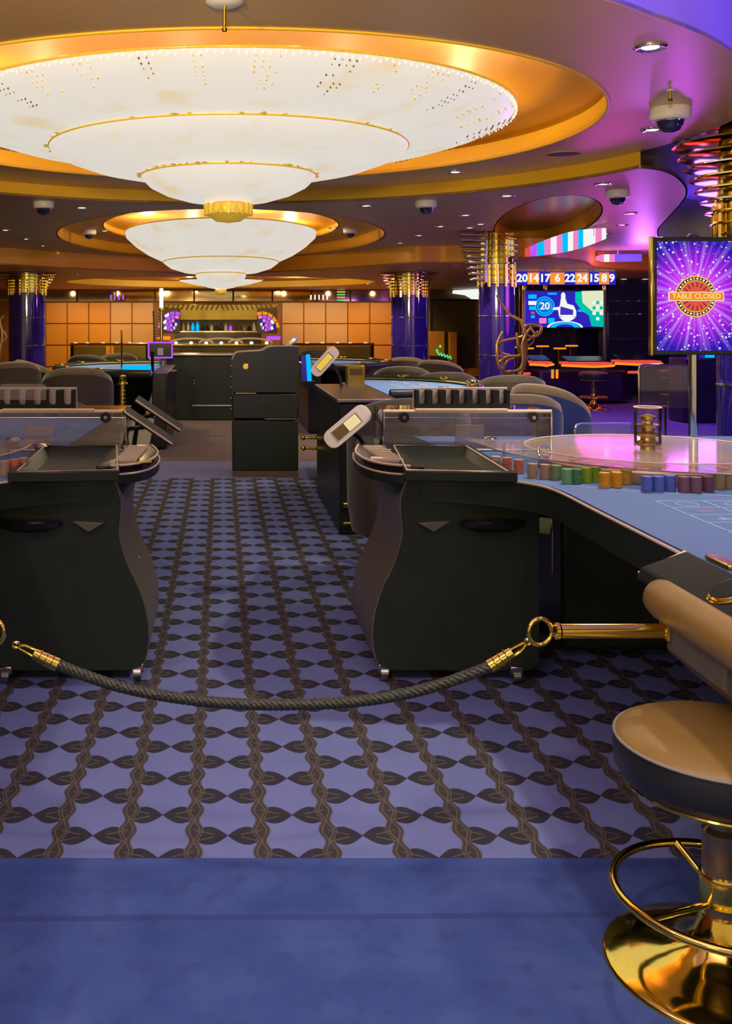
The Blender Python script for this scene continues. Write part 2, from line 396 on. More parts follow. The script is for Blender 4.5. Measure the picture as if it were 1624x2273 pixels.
# panel ring around the great chandelier, z 2.55
def rimA(a):
    d = max(0.0, 1-abs(((a+pi) % (2*pi)-pi)-R(-42))/R(34)); return 2.9-.13*min(1, d*1.6)
OA = [(C1[0]+rimA(2*pi*i/144)*cos(2*pi*i/144), C1[1]+rimA(2*pi*i/144)*sin(2*pi*i/144)) for i in range(144)]
plate('ceiling', 'ceil_a', OA, [ell(C1, 2.13, 2.13, 96)], 2.55)
# upper ceiling of the whole room, z 2.76
plate('ceiling', 'ceil_e', [(-11, -2.5), (11, -2.5), (11, 27), (-11, 27)], [ell(C1, 2.5, 2.5, 96)], 3.10)
# recess of the great chandelier
mb = MB(); mb.shell([(2.13, 2.55), (2.14, 2.66)], (C1[0], C1[1], 0), 128); mb.shell([(2.15, 2.55), (2.15, 2.66)], (C1[0], C1[1], 0), 128)
o = mb.build('trim_1', 'gold_fascia', None, 60, kind='structure')
mb = MB(); mb.torus((C1[0], C1[1], 2.553), 2.135, .012, 128, 8); mb.build('trim_2', 'gold_fascia', None, 60, kind='structure')
mb = MB(); mb.shell([(2.20, 2.665), (2.17, 2.69), (1.98, 2.735), (1.90, 2.74), (1.86, 2.78), (1.7, 2.84), (1.2, 2.90), (.5, 2.93), (.001, 2.935)], (C1[0], C1[1], 0), 96)
mb.build('ceiling', 'dome', None, 50, kind='structure')
mb = MB(); mb.band(OA+[OA[0]], 2.552, 3.11, .01); mb.build('trim_3', 'ceil_e', None, 60, kind='structure')
# middle soffit, z 2.44
bR = smooth_path([(2.845, 6.93), (3.05, 7.05), (3.35, 7.45), (3.75, 8.2), (4.1, 9.1), (4.55, 10.4), (5.1, 11.9), (5.9, 13.4), (7.4, 14.8), (11, 15.6)], 6)
arc1 = arc(C1, 2.9, pi, R(15.8), 60)
outerB = [(-11, 6.13)]+arc1+bR[1:]+[(11, 26), (-11, 26)]
A2 = ell((0, 13.2), 2.03, 3.75, 80)
ax = Vector((1.30, 5.47)).normalized(); ay = Vector((-ax.y, ax.x)); oc = Vector((3.50, 11.1))
OV = [tuple(oc+ax*2.75*cos(2*pi*i/64)+ay*.50*sin(2*pi*i/64)) for i in range(64)]
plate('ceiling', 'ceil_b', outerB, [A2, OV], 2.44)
mb = MB(); mb.band(arc1, 2.44, 2.56, .012); mb.build('trim_4', 'gold_fascia', None, 60, kind='structure')
mb = MB(); mb.band(bR, 2.44, 3.11, .012); mb.build('trim_5', 'steel', None, 60, kind='structure')
mb = MB(); mb.band([(-11, 6.13), (-2.86, 6.13)], 2.44, 3.11, .012); mb.build('trim_6', 'ceil_b', None, 0, kind='structure')
mb = MB(); mb.band(A2+[A2[0]], 2.44, 2.62, -.012); mb.build('trim_7', 'amber', None, 60, kind='structure')
plate('ceiling', 'ceil_c', ell((0, 13.2), 2.04, 3.76, 80), [ell(C2, 1.50, 2.65, 80)], 2.60)
mb = MB(); mb.band([p for p in ell(C2, 1.50, 2.65, 80)]+[(1.50, 13.3)], 2.60, 2.68, -.012); mb.build('trim_8', 'gold_fascia', None, 60, kind='structure')
mb = MB(); mb.shell([(1.5, 2.68), (1.2, 2.72), (.6, 2.74), (.001, 2.745)], (C2[0], C2[1], 0), 64, 1, 1.78); mb.build('ceiling', 'dome', None, 60, kind='structure')
mb = MB(); mb.band(OV+[OV[0]], 2.44, 2.62, -.012); mb.build('trim_9', 'gold_fascia', None, 60, kind='structure')
mb = MB(); mb.prism([tuple(oc+(Vector(p)-oc)*1.01) for p in OV], 2.62, 2.64); mb.build('ceiling', 'olive', None, 0, kind='structure')
# rear soffit, z 2.20
cB = smooth_path([(-11, 12.6), (-6, 13.4), (-3.3, 14.3), (-2.5, 15.2), (-1.6, 16.2), (0, 17.3), (1.5, 15.9), (2.1, 15.0), (2.6, 14.1), (3.2, 14.0), (3.9, 12.9), (4.8, 13.6), (5.9, 15.6), (8, 17), (11, 17.5)], 6)
plate('ceiling', 'ceil_c', cB+[(11, 26), (-11, 26)], [ell(C3, 3.2, 3.3, 80)], 2.20)
mb = MB(); mb.band(cB, 2.20, 2.45, .012); mb.build('trim_10', 'amber', None, 60, kind='structure')
mb = MB(); mb.band(ell(C3, 3.2, 3.3, 80)+[(3.2, 21.4)], 2.20, 2.36, -.012); mb.build('trim_11', 'gold_fascia', None, 60, kind='structure')
mb = MB(); mb.prism(ell(C3, 3.22, 3.32, 64), 2.36, 2.38); mb.build('ceiling', 'dome', None, 0, kind='structure')
# walls
mb = MB(); mb.span((-11, 26.06, 0), (11, 26.16, 2.8)); mb.build('wall_back', 'grout', None, 0, kind='structure')
mb = MB(); mb.span((-11.1, -2.5, 0), (-11, 27, 2.8)); mb.build('wall_left', 'tile_o', None, 0, kind='structure')
mb = MB(); mb.span((11, -2.5, 0), (11.1, 27, 2.8)); mb.build('wall_right', 'navy', None, 0, kind='structure')
# back wall: two panelled fields of square panels, hung in front of the wall
def panel_field(px0, px1, n, label, peach):
    x0, x1 = P(px0, 700, 26)[0], P(px1, 700, 26)[0]; w = (x1-x0)/n; h = .55; z1 = 1.885
    root = thing('panelled_wall_section', label, 'wall panelling', w=((x0+x1)/2, 26.05, 0))
    MB().span((x0, 26.03, 0), (x1, 26.06, z1)).build('backing', 'grout', root, 0)
    for i in range(n):
        for j in range(4):
            zt = z1-j*h; zb = max(zt-h, .02)
            if zb > zt-.05: continue
            m = 'tile_p' if (i in peach and j < 2) else 'tile_o'
            MB().span((x0+i*w+.012, 25.99, zb+.012), (x0+(i+1)*w-.012, 26.03, zt-.012)).build('panel', m, root, 0, bevel=.008, seg=1)
panel_field(101, 341, 5, 'orange square-panelled wall section left of the back bar, two panels peach', (3, 4))
panel_field(625, 869, 5, 'orange square-panelled wall section right of the back bar, three panels peach', (0, 1, 2))
# mirrored frieze above the panels
xa, xb = P(0, 0, 26)[0]-3, P(950, 0, 26)[0]
for i in range(14):
    x0 = xa+(xb-xa)*i/14; x1 = xa+(xb-xa)*(i+1)/14
    MB().span((x0+.01, 25.95, 1.90), (x1-.01, 26.0, 2.195)).build('trim_%d' % (20+i), 'mirror', None, 0, bevel=.01, seg=1, kind='structure')
# things reflected / displayed on the frieze
for px, m_, n_ in ((262, 'purple_e', 4), (505, 'lampsoft', 0), (706, 'cyan_e', 5)):
    for i in range(n_):
        x, y, z = P(px-16+i*9, 660, 25.9)
        tag(MB().box((x, y, z), (.035, .03, .13)).build('bottle', m_ if m_ == 'purple_e' else 'white_e', None, 0, bevel=.01),
            'tiny glowing bottle on the mirrored frieze %s of the back bar, %s of its group' % ('left' if px < 400 else 'right', ORD[i]), 'bottle', 'bottles on the mirrored frieze')
for i in range(5):
    x, y, z = P(757, 642+i*6, 25.9)
    tag(MB().box((x, y, z), (.20, .03, .03)).build('light_bar', 'green_e' if i % 2 == 0 else 'yel_e', None, 0), 'short glowing %s bar on the mirrored frieze, %s from the top' % ('green' if i % 2 == 0 else 'yellow', ORD[i]), 'light', 'light bars on the frieze')

# ------------------------------------------------------------------ chandeliers
def chandelier(c, prof, ringR, name_label, finial, n=96, gems=True, sy=1):
    root = thing('chandelier', name_label, 'chandelier', w=(c[0], c[1], prof[0][1]+.1))
    cc = (c[0], c[1], 0)
    for ti, t in enumerate(prof_t(prof)):
        MB().shell(t, cc, n, 1, sy).build('bowl_tier', 'chand', root, 60)
    for (r, z) in ringR:
        MB().torus((c[0], c[1], z), r, .007 if n > 80 else .008, n, 8, None, 1, sy).build('brass_hoop', 'gem', root, 60)
    if gems:
        # bead curtain of the upper tier, uncountable
        b = MB(); bg = MB(); bd = MB()
        octa = [(1, 0, 0), (-1, 0, 0), (0, 1, 0), (0, -1, 0), (0, 0, 1.4), (0, 0, -1.4)]
        of = [(0, 2, 4), (2, 1, 4), (1, 3, 4), (3, 0, 4), (2, 0, 5), (1, 2, 5), (3, 1, 5), (0, 3, 5)]
        def surf(r):
            pr = prof
            for i in range(len(pr)-1):
                if pr[i][0] >= r >= pr[i+1][0]:
                    f_ = (pr[i][0]-r)/max(pr[i][0]-pr[i+1][0], 1e-6); return pr[i][1]+(pr[i+1][1]-pr[i][1])*f_
            return pr[-1][1]
        R0 = prof[0][0]
        for k in range(300):
            a = 2*pi*k/300
            b.add([(c[0]+(R0+.004)*cos(a)+p[0]*.007, c[1]+(R0+.004)*sin(a)+p[1]*.007, prof[0][1]-.012-(k % 3)*.006+p[2]*.007) for p in octa], of)
        for k in range(34):
            a = 2*pi*k/34+random.uniform(-.04, .04)
            tgt = bg if k % 3 else bd
            for s_ in range(random.randint(2, 4)):
                aa = a+s_*.022
                for j in range(random.randint(4, 9)):
                    r = R0-.015-j*.034; z = surf(r)-.004; sz = random.uniform(.003, .0065)
                    if random.random() < .25: continue
                    tgt.add([(c[0]+r*cos(aa)+p[0]*sz, c[1]+r*sin(aa)+p[1]*sz, z+p[2]*sz) for p in octa], of)
        for (rr, zz) in ringR[1:3]:
            for k in range(90):
                a = 2*pi*k/90+random.uniform(-.02, .02)
                if random.random() < .35: continue
                sz = random.uniform(.008, .018)
                bg.add([(c[0]+(rr+.01)*cos(a)+p[0]*sz*1.8, c[1]+(rr+.01)*sin(a)+p[1]*sz*1.8, zz+random.uniform(0, .02)+p[2]*sz*.5) for p in octa], of)
        b.build('crystal_fringe', 'gem_w', root, 0, kind='stuff'); bg.build('amber_crystals', 'gem', root, 0, kind='stuff'); bd.build('smoked_crystals', 'gem_d', root, 0, kind='stuff')
    r, z0, z1 = finial
    fb = MB(); fb.lathe([(r*.72, z1), (r*.95, z1-.015*r/.1), (r, z1-(z1-z0)*.3), (r, z1-(z1-z0)*.62), (r*.8, z1-(z1-z0)*.78), (r*.55, z0), (.001, z0-.01)], cc, 24)
    fin = fb.build('finial', 'gem', root, 30)
    if gems:
        for k in range(20):
            a = 2*pi*k/20
            MB().box((c[0]+r*1.02*cos(a), c[1]+r*1.02*sin(a), (z0+z1)/2+.012), (.014, .022, .07), (0, 0, a)).build('crystal_bar', 'gem', fin, 0, bevel=.003, seg=1)
    # stem to the ceiling
    MB().cyl((c[0], c[1], prof[0][1]-.02), (c[0], c[1], 2.93 if gems else 2.74), .03).build('stem', 'brass', root)
    return root
def prof_t(p):
    out = []; cur = [p[0]]
    for i in range(1, len(p)):
        cur.append(p[i])
        if len(p[i]) == 3: out.append([q[:2] for q in cur]); cur = [p[i]]
    out.append([q[:2] for q in cur]); return out
chandelier(C1, [(1.66, 2.60), (1.645, 2.575), (1.55, 2.53), (1.40, 2.485), (1.25, 2.455), (1.07, 2.435, 1), (1.055, 2.41), (.98, 2.37), (.85, 2.325), (.70, 2.295), (.53, 2.275, 1), (.515, 2.25), (.47, 2.205), (.38, 2.16), (.26, 2.125), (.12, 2.11)],
           [(1.665, 2.605), (1.065, 2.432), (.525, 2.272)], 'largest cream-white crystal chandelier with three tiers and amber finial', (.138, 2.0, 2.115))
chandelier(C2, [(1.23, 2.52), (1.22, 2.47), (1.10, 2.36), (.95, 2.26), (.75, 2.17, 1), (.74, 2.15), (.66, 2.09), (.50, 2.04), (.33, 2.02, 1), (.325, 1.98), (.28, 1.90), (.18, 1.84), (.08, 1.82)],
           [(1.235, 2.525), (.75, 2.165), (.33, 2.015)], 'middle cream-white tiered chandelier hanging behind the largest one', (.075, 1.74, 1.82), 72, False, 1.8)
root = thing('chandelier', 'farthest chandelier, a thin white glowing bowl in a gold ring over the back bar', 'chandelier', w=(0, 21.4, 2.3))
MB().shell([(.88, 2.27), (.86, 2.24), (.6, 2.17), (.3, 2.12), (.001, 2.1)], (0, 21.4, 0), 48).build('bowl_tier', 'chand', root, 60)
MB().torus((0, 21.4, 2.27), .88, .02, 48, 6).build('brass_hoop', 'brass', root)
MB().cyl((0, 21.4, 2.26), (0, 21.4, 2.37), .03).build('stem', 'brass', root)

# ------------------------------------------------------------------ ceiling fittings
zA, zB, zA2, zC = 2.55, 2.44, 2.60, 2.20
def dl_proto():
    root = thing('downlight', 'x', 'downlight', loc=(0, 0, 0))
    MB().shell([(.030, .004), (.034, -.004), (.052, -.008), (.060, -.002), (.060, .004)], (0, 0, 0), 24).build('bezel', 'chrome', root)
    MB().lathe([(.032, .001), (.030, -.003)], (0, 0, 0), 20).build('lamp_lens', 'lamp_on', root, 0)
    return root
dproto = dl_proto(); dused = False
DL = [(zA, 'round recessed downlight in the bronze ceiling beside the ring', 1.25, [(1443, 104), (1447, 287), (1010, 381)]),
      (zB, 'small downlight in the soffit just behind the great ring', 1.0, [(182, 460), (812, 456), (1125, 434)]),
      (zB, 'small downlight in the dark soffit above the left column', .9, [(12, 510), (58, 530), (95, 545), (127, 559)]),
      (zB, 'small downlight in the soffit right of the middle chandelier', .9, [(1033, 477), (1066, 497), (1042, 505), (977, 502), (930, 522), (888, 539), (856, 552)]),
      (zB, 'small downlight in the magenta-lit soffit near the screens', 1.0, [(1338, 408), (1400, 473), (1380, 499), (1343, 518)]),
      (zA2, 'small downlight in the amber recess round the middle chandelier', .9, [(232, 512), (223, 550), (740, 505), (757, 546)]),
      (zC, 'tiny downlight in the rear amber soffit', 1.0, [(262, 603), (715, 600), (803, 603), (131, 604), (820, 630), (950, 617), (1012, 590), (982, 611), (195, 636), (930, 596), (172, 608)])]
for z, lab, s, lst in DL:
    for px, py in lst:
        if z == zC and py > 640: continue
        x, y = Q(px, py, z); k = sorted(lst).index((px, py)); s = 1.15
        o = place(dproto, dused, (x, y, z-.001), 0, lab+', %s from the left' % ORD[k], lab.replace('small round ', '').replace('round recessed ', '')+' group', (s, s, s)); dused = True
        if lst.index((px, py)) % 2 == 0 or y < 9:
            lamp('SPOT', (x, y, z-.03), ((60 if py < 200 else 28) if y < 9 else 34), NEUT if y < 9 else WARM, .04, spot=115, name='downlight_lamp')
for (px, py, z, s, lab) in ((1487, 240, zA, 1.15, 'largest white dome camera on the bronze ceiling at the right, beside the sprinkler'),
                            (97, 448, zB, 1.0, 'white dome camera on the dark soffit, the one left of the great chandelier'),
                            (945, 446, zB, 1.0, 'white dome camera on the dark soffit between the two right columns'),
                            (1370, 423, zB, 1.0, 'white dome camera on the magenta-lit soffit beside the silver curved edge'),
                            (198, 511, zA2, 1.0, 'white dome camera in the amber recess left of the middle chandelier'),
                            (777, 508, zA2, 1.0, 'white dome camera in the amber recess right of the middle chandelier'),
                            (1318, 516, zB, .9, 'dome camera above the coloured light band near the numbers display')):
    x, y = Q(px, py, z)
    if 'first' not in KIDS:
        root = thing('dome_camera', 'x', 'camera', loc=(0, 0, 0))
        hs = MB().lathe([(.096, 0), (.10, -.012), (.098, -.05), (.088, -.062), (.070, -.066)], (0, 0, 0), 32).build('housing', 'white', root, 30)
        MB().lathe([(.066, -.064), (.062, -.088), (.046, -.112), (.022, -.124), (.001, -.127)], (0, 0, 0), 32).build('dome_lens', 'dark_lens', root, 60)
        MB().torus((0, 0, -.066), .067, .004, 32, 6).build('lens_ring', 'chrome', hs)
        KIDS['first'] = root; u = False
    place(KIDS['first'], u, (x, y, z), 0, lab, None, (s*.93,)*3); u = True
# sprinkler with plate (top centre) and one beside the large camera
for (px, py, z, lab, dz) in ((498, 2, zA, 'brass sprinkler rod under a round white plate above the great chandelier', .10), (1487, 200, zA, 'small brass sprinkler on the ceiling beside the largest dome camera', .045)):
    x, y = Q(px, py, z)
    root = thing('sprinkler', lab, 'sprinkler', w=(x, y, z))
    MB().lathe([(.066, z), (.068, z-.006), (.05, z-.016), (.02, z-.02)] if dz > .05 else [(.02, z), (.02, z-.004)], (x, y, 0), 32).build('ceiling_plate', 'white', root)
    MB().cyl((x, y, z-.015 if dz > .05 else z), (x, y, z-dz), .006).build('rod', 'brass_d', root)
    MB().lathe([(.012, z-dz), (.009, z-dz-.010), (.001, z-dz-.012)], (x, y, 0), 12).build('nozzle', 'brass', root)
x, y = Q(1250, 341, zA)
root = thing('ceiling_speaker', 'flush round brown speaker grille in the bronze ceiling', 'speaker', w=(x, y, zA))
MB().lathe([(.115, zA+.001), (.115, zA-.003), (.105, zA-.004)], (x, y, 0), 32).build('grille', mat('brown_speaker_mesh', (.16, .06, .02), .6, noise=.3, nscale=200), root)
MB().torus((x, y, zA-.002), .115, .004, 32, 6).build('trim_ring', 'ceil_a', root)

# ------------------------------------------------------------------ columns
def column(x, y, r, zt, zcap, label, zb=0, topr=2.0, fins=11):
    root = thing('column', label, 'column', w=(x, y, 0))
    bands = [0, .12, .62, 1.12, zcap] if zcap > 1.3 else [0, zcap]
    bands = [.0, .55, 1.0, 1.46, zcap] if zcap > 1.5 else bands
    for a, b in zip(bands[:-1], bands[1:]):
        MB().lathe([(r, a+.006), (r, b-.006)], (x, y, 0), 40).build('glazed_drum', 'blue_col', root, 50)
    for b in bands[1:-1]:
        MB().lathe([(r*1.01, b-.008), (r*1.02, b), (r*1.01, b+.008)], (x, y, 0), 40).build('metal_band', 'chrome', root)
    MB().lathe([(r*.98, zcap), (r*.98, zt)], (x, y, 0), 24).build('capital_core', 'brass', root, 50)
    n = fins
    for i in range(n):
        t = i/(n-1); z = zcap+.03+(zt-zcap-.04)*t; rr = r*(1.06+(topr-1.06)*t**1.1)
        MB().lathe([(rr*.94, z-.012), (rr, z-.006), (rr, z+.004), (rr*.97, z+.008)], (x, y, 0), 40).build('capital_disc', 'brass' if i % 3 else 'chrome', root, 30)
    # vertical gold flutes around the capital's foot
    for k in range(14):
        a = 2*pi*k/14
        MB().cyl((x+r*1.03*cos(a), y+r*1.03*sin(a), zcap-.04), (x+r*1.03*cos(a), y+r*1.03*sin(a), zcap+.22), r*.08, 8).build('gold_flute', 'brass', root)
    return root
x, y, z = P(1102, 630, 12.0); column(x, y, .207, 2.435, z, 'deep blue round column with gold stepped capital beside the bronze branch sculpture', topr=1.22, fins=9)
x, y, z = P(908, 655, 17.0); column(x, y, .30, 2.195, z, 'deep blue round column with gold capital at the right end of the orange wall', topr=1.6, fins=7)
x, y, z = P(60, 650, 17.0); column(x, y, .30, 2.195, z, 'deep blue round column with gold capital at the left end of the orange wall', topr=1.6, fins=7)
x, y, z = P(1695, 530, 6.4); column(x, y, .27, 3.095, z, 'nearest column, only its wide stepped gold and silver capital showing at the right', topr=3.0, fins=17)
# silver fin bundle hanging on the left of the second column's capital
x, y, z = P(1048, 575, 11.9)
root = thing('ceiling_fin_sculpture', 'tapering stack of silver fins hanging left of the gold column capital', 'ceiling ornament', w=(x, y, z))
for i in range(9):
    t = i/8; xx, yy, zz = P(1018+t*28, 522+t*98, 11.75); w = .30-.17*t
    MB().box((xx+w/2, yy, zz), (w, .16, .028), (0, .03, 0)).build('fin', 'steel', root, 0, bevel=.006)
MB().cyl((x+.13, 11.8, 1.85), (x+.13, 11.8, 2.435), .02).build('hanging_rod', 'chrome', root)

# ------------------------------------------------------------------ roulette tables (right one built, left one mirrored)
SEATZ = .80
def ztab(px, py, Y): return P(px, py, Y)
def roulette_table(side):
    rt = side == 'right'
    lab = ('black roulette table with blue felt and wheel, right of the aisle' if rt else 'black roulette table at the left of the aisle, mostly cut off by the frame')
    root = thing('roulette_table', lab, 'table', w=(1.3, 3.6, 0))
    # end pedestal with S-shaped aisle side
    prof = [(.735, .80), (.712, .745), (.700, .69), (.704, .63), (.706, .56), (.675, .455), (.632, .365), (.603, .275), (.592, .186), (.600, .11), (.625, .06), (.70, .045)]
    prof = [tuple(p) for p in smooth_path(prof, 4)]
    body = prof+[(1.20, .045), (1.235, .08), (1.235, .80)]
    MB().prism(body, 3.955, 4.50, 'Y').build('pedestal', 'pod', root, 50, bevel=.012, seg=2)
    # brown skin over the curved side
    sk = [(x-.006, z) for x, z in prof]
    n = len(sk); vs = [(x, 3.965, z) for x, z in sk]+[(x, 4.55, z) for x, z in sk]+[(x+.02, 4.55, z) for x, z in sk]+[(x+.02, 3.965, z) for x, z in sk]
    fs = [(k*n+i, k*n+i+1, ((k+1) % 4)*n+i+1, ((k+1) % 4)*n+i) for k in range(4) for i in range(n-1)]
    MB().add(vs, fs).build('side_panel', 'brownside', root, 60)
    # second pedestal and drop box
    MB().span((1.42, 4.25, .03), (3.1, 4.8, .76)).build('pedestal', 'black', root, 40, bevel=.015)
    MB().span((1.30, 2.75, .52), (1.62, 3.05, .70)).build('drop_box', 'black_g', root, 40, bevel=.01)
    # apron following the rim
    rim = smooth_path([(.60, 4.62), (.575, 4.40), (.585, 4.18), (.64, 4.03), (.74, 3.965), (.90, 3.93), (1.05, 3.84), (1.14, 3.74), (1.18, 3.58), (1.18, 3.2), (1.18, 2.62)], 5)
    low = [p for p in rim if p[0] > .76]
    MB().band(low, .70, .7645, .03).build('apron', 'pod', root, 50)
    MB().band([(1.18, 2.62), (1.22, 1.3)], .60, .7645, .03).build('apron', 'pod', root, 50)
    YE = 5.36 if rt else 6.3
    top = list(rim)+[(1.22, 1.3), (3.1, 1.3), (3.1, YE), (.72, YE), (.66, 5.0)]
    MB().prism(top, .765, .797).build('tabletop', 'pod', root, 50, bevel=.006)
    MB().tube([(x, y, .803) for x, y in rim], .0045, 6).build('edge_strip', 'rim', root)
    felt = [(x, y) for x, y in rim if x > 1.0]
    felt = [(1.06, 4.68)]+[(1.08, 3.875)]+[(x+.025, y+.0) for x, y in felt if y < 3.8]+[(1.245, 1.3), (3.05, 1.3), (3.05, YE-.06), (1.0, YE-.06)]
    MB().prism(felt, .797, .802).build('felt', 'felt', root, 0)
    # printed lines on the felt
    ln = MB()
    crv = smooth_path([(1.16, 3.80), (1.3, 3.68), (1.5, 3.56), (1.8, 3.48), (2.2, 3.45), (2.8, 3.45)], 6)
    ln.band(crv, .8022, .8032, .007)
    for k in range(6): ln.span((1.44+.16*k, 1.9, .8022), (1.446+.16*k, 3.385, .8032))
    for k in range(13): ln.span((1.44, 3.385-.12*k, .8022), (2.45, 3.391-.12*k, .8032))
    for i in range(3): ln.torus((1.52+.16*i, 3.325, .8025), .035, .0025, 20, 4)
    ln.build('felt_print', 'felt_line', root, 0)
    if rt:
        red = MB(); wht = MB(); nums = ['1', '2', '3', '4', '5', '6', '7', '8', '9', '10', '11', '12']
        reds = {'1', '3', '5', '7', '9', '12'}
        for i, tx in enumerate(nums):
            mt = Matrix.Translation((1.52+.16*(i % 3), 3.205-.12*(i//3), .8026)) @ Matrix.Rotation(-pi/2, 4, 'Z')
            t = text_mb(tx, .075, mt, .0006)
            (red if tx in reds else wht).add(t.v, t.f)
        red.build('red_numbers', 'felt_red', root, 0); wht.build('pale_numbers', 'felt_line', root, 0)
    # raised lip with ridged tray on the aisle corner
    lip = [(.63, 4.66), (.585, 4.42), (.59, 4.2), (.64, 4.05), (.74, 3.975), (.80, 4.0), (.73, 4.3), (.76, 4.66)]
    lp = [tuple(p) for p in smooth_path([(x, y) for x, y in lip], 3)]
    MB().prism(lp, .798, .835).build('lip_tray', 'black_g', root, 50, bevel=.008)
    # flared neck joining the pedestal to the overhanging lip
    ol = lp[:13]; NS = 7; vs = []; fs = []
    for i_ in range(NS):
        t_ = i_/(NS-1); e_ = t_**2.2
        for (x, y) in ol:
            xb_ = .702+.03*(x-.58); yb_ = min(max(y, 3.965), 4.5)
            if y < 4.0: xb_ = max(x-.02, .705)
            vs.append((xb_+(x-xb_)*e_, yb_+(y-yb_)*e_, .655+(.80-.655)*t_))
    nn = len(ol); fs = [(i_*nn+k, i_*nn+k+1, (i_+1)*nn+k+1, (i_+1)*nn+k) for i_ in range(NS-1) for k in range(nn-1)]
    MB().add(vs, fs).build('flared_neck', 'pod', root, 70)
    for k in range(9):
        y0 = 4.12+.055*k; MB().box((.695-.002*k, y0, .839), (.085, .010, .012)).build('tray_rib', 'rim', root, 0)
    if not rt: MB().box((.625, 4.12, .838), (.055, .12, .006), (0, 0, -.25)).build('brass_plate', 'brass', root, 0, bevel=.002)
    else: MB().box((.635, 4.16, .839), (.05, .05, .012), (0, 0, -.25)).build('brass_plate', 'rim', root, 0, bevel=.002)
    MB().tube([(x-.002, y, .836) for x, y in lp[:13]], .005, 6).build('lip_trim', 'rim', root)
    # knee-side details on the pedestal face
    MB().lathe([(.001, -.03), (.07, -.026), (.12, -.008), (.13, .012), (.12, .018), (.001, .018)], (1.05, 3.94, .615), 28, None, 1, .38).build('cup_recess', 'steel' if False else 'black_g', root, 40)
    MB().prism([(.76, .622), (.885, .628), (.82, .585)], 3.93, 3.96, 'Y').build('corner_flap', 'steel' if False else 'brownside', root, 0, bevel=.004)
    # castors
    for cx_, cy_ in ((.635, 3.985), (1.14, 3.955)):
        fk = MB().box((cx_, cy_-.005, .052), (.05, .045, .035)).build('castor_fork', 'steel', root, 0, bevel=.006)
        MB().cyl((cx_-.014, cy_-.008, .030), (cx_+.014, cy_-.008, .030), .030, 18).build('castor_wheel', 'steel', fk)
    # brass corner bracket in the knee gap
    x, y, z = P(1200, 1163, 4.08)
    MB().box((x, y, z), (.085, .06, .085), (0, .12, 0)).build('brass_bracket', 'brass', root, 0, bevel=.012)
    MB().cyl((x+.045, y, z-.02), (x+.045, y, z-.20), .004).build('brass_bracket_rod', 'chrome', root)
    # padded player rail
    pl = [(1.185, .815), (1.205, .80), (1.205, .765), (1.12, .70), (1.055, .745), (1.07, .775)]
    MB().prism(pl, 1.3, 2.60, 'Y').build('rail_top', 'black_m', root, 40, bevel=.006)
    MB().tube([(1.185, 2.602, .812), (1.065, 2.602, .757)], .0045, 6).build('rail_end_strip', 'rim', root)
    rr = [.012, .034, .045, .050]+[.050]*6
    MB().tube([(1.072, 2.515, .727), (1.072, 2.505, .727), (1.072, 2.485, .727), (1.072, 2.45, .727)]+[(1.072, 2.4-.2*k, .727) for k in range(6)], rr, 24).build('armrest_roll', 'leather', root, 80)
    MB().prism([(1.06, .69), (1.19, .70), (1.19, .585), (1.13, .555), (1.06, .62)], 2.15, 2.43, 'Y').build('rail_bracket', 'brownside', root, 0, bevel=.006)
    # cup holder
    TL = Matrix.Rotation(R(-25), 4, 'Y')
    for dz, rr_ in ((.010, .046), (.004, .050)):
        MB().torus((1.130, 2.26, .796+dz), rr_, .0036, 32, 6, TL).build('cup_holder_ring', 'brass', root)
    MB().lathe([(.043, .012), (.042, -.004), (.001, -.006)], (1.130, 2.26, .798), 24, TL).build('cup_holder_well', 'black_m', root)
    MB().box((1.23, 2.50, .810), (.035, .12, .012)).build('rail_latch', 'brass_d', root, 0, bevel=.004)
    if not rt: MB().lathe([(.022, 0), (.018, .006), (.001, .008)], (.655, 4.26, .40), 14, Matrix.Rotation(-pi/2, 4, 'Y'), 1, .6).build('gold_crest', 'brass', root)
    return root

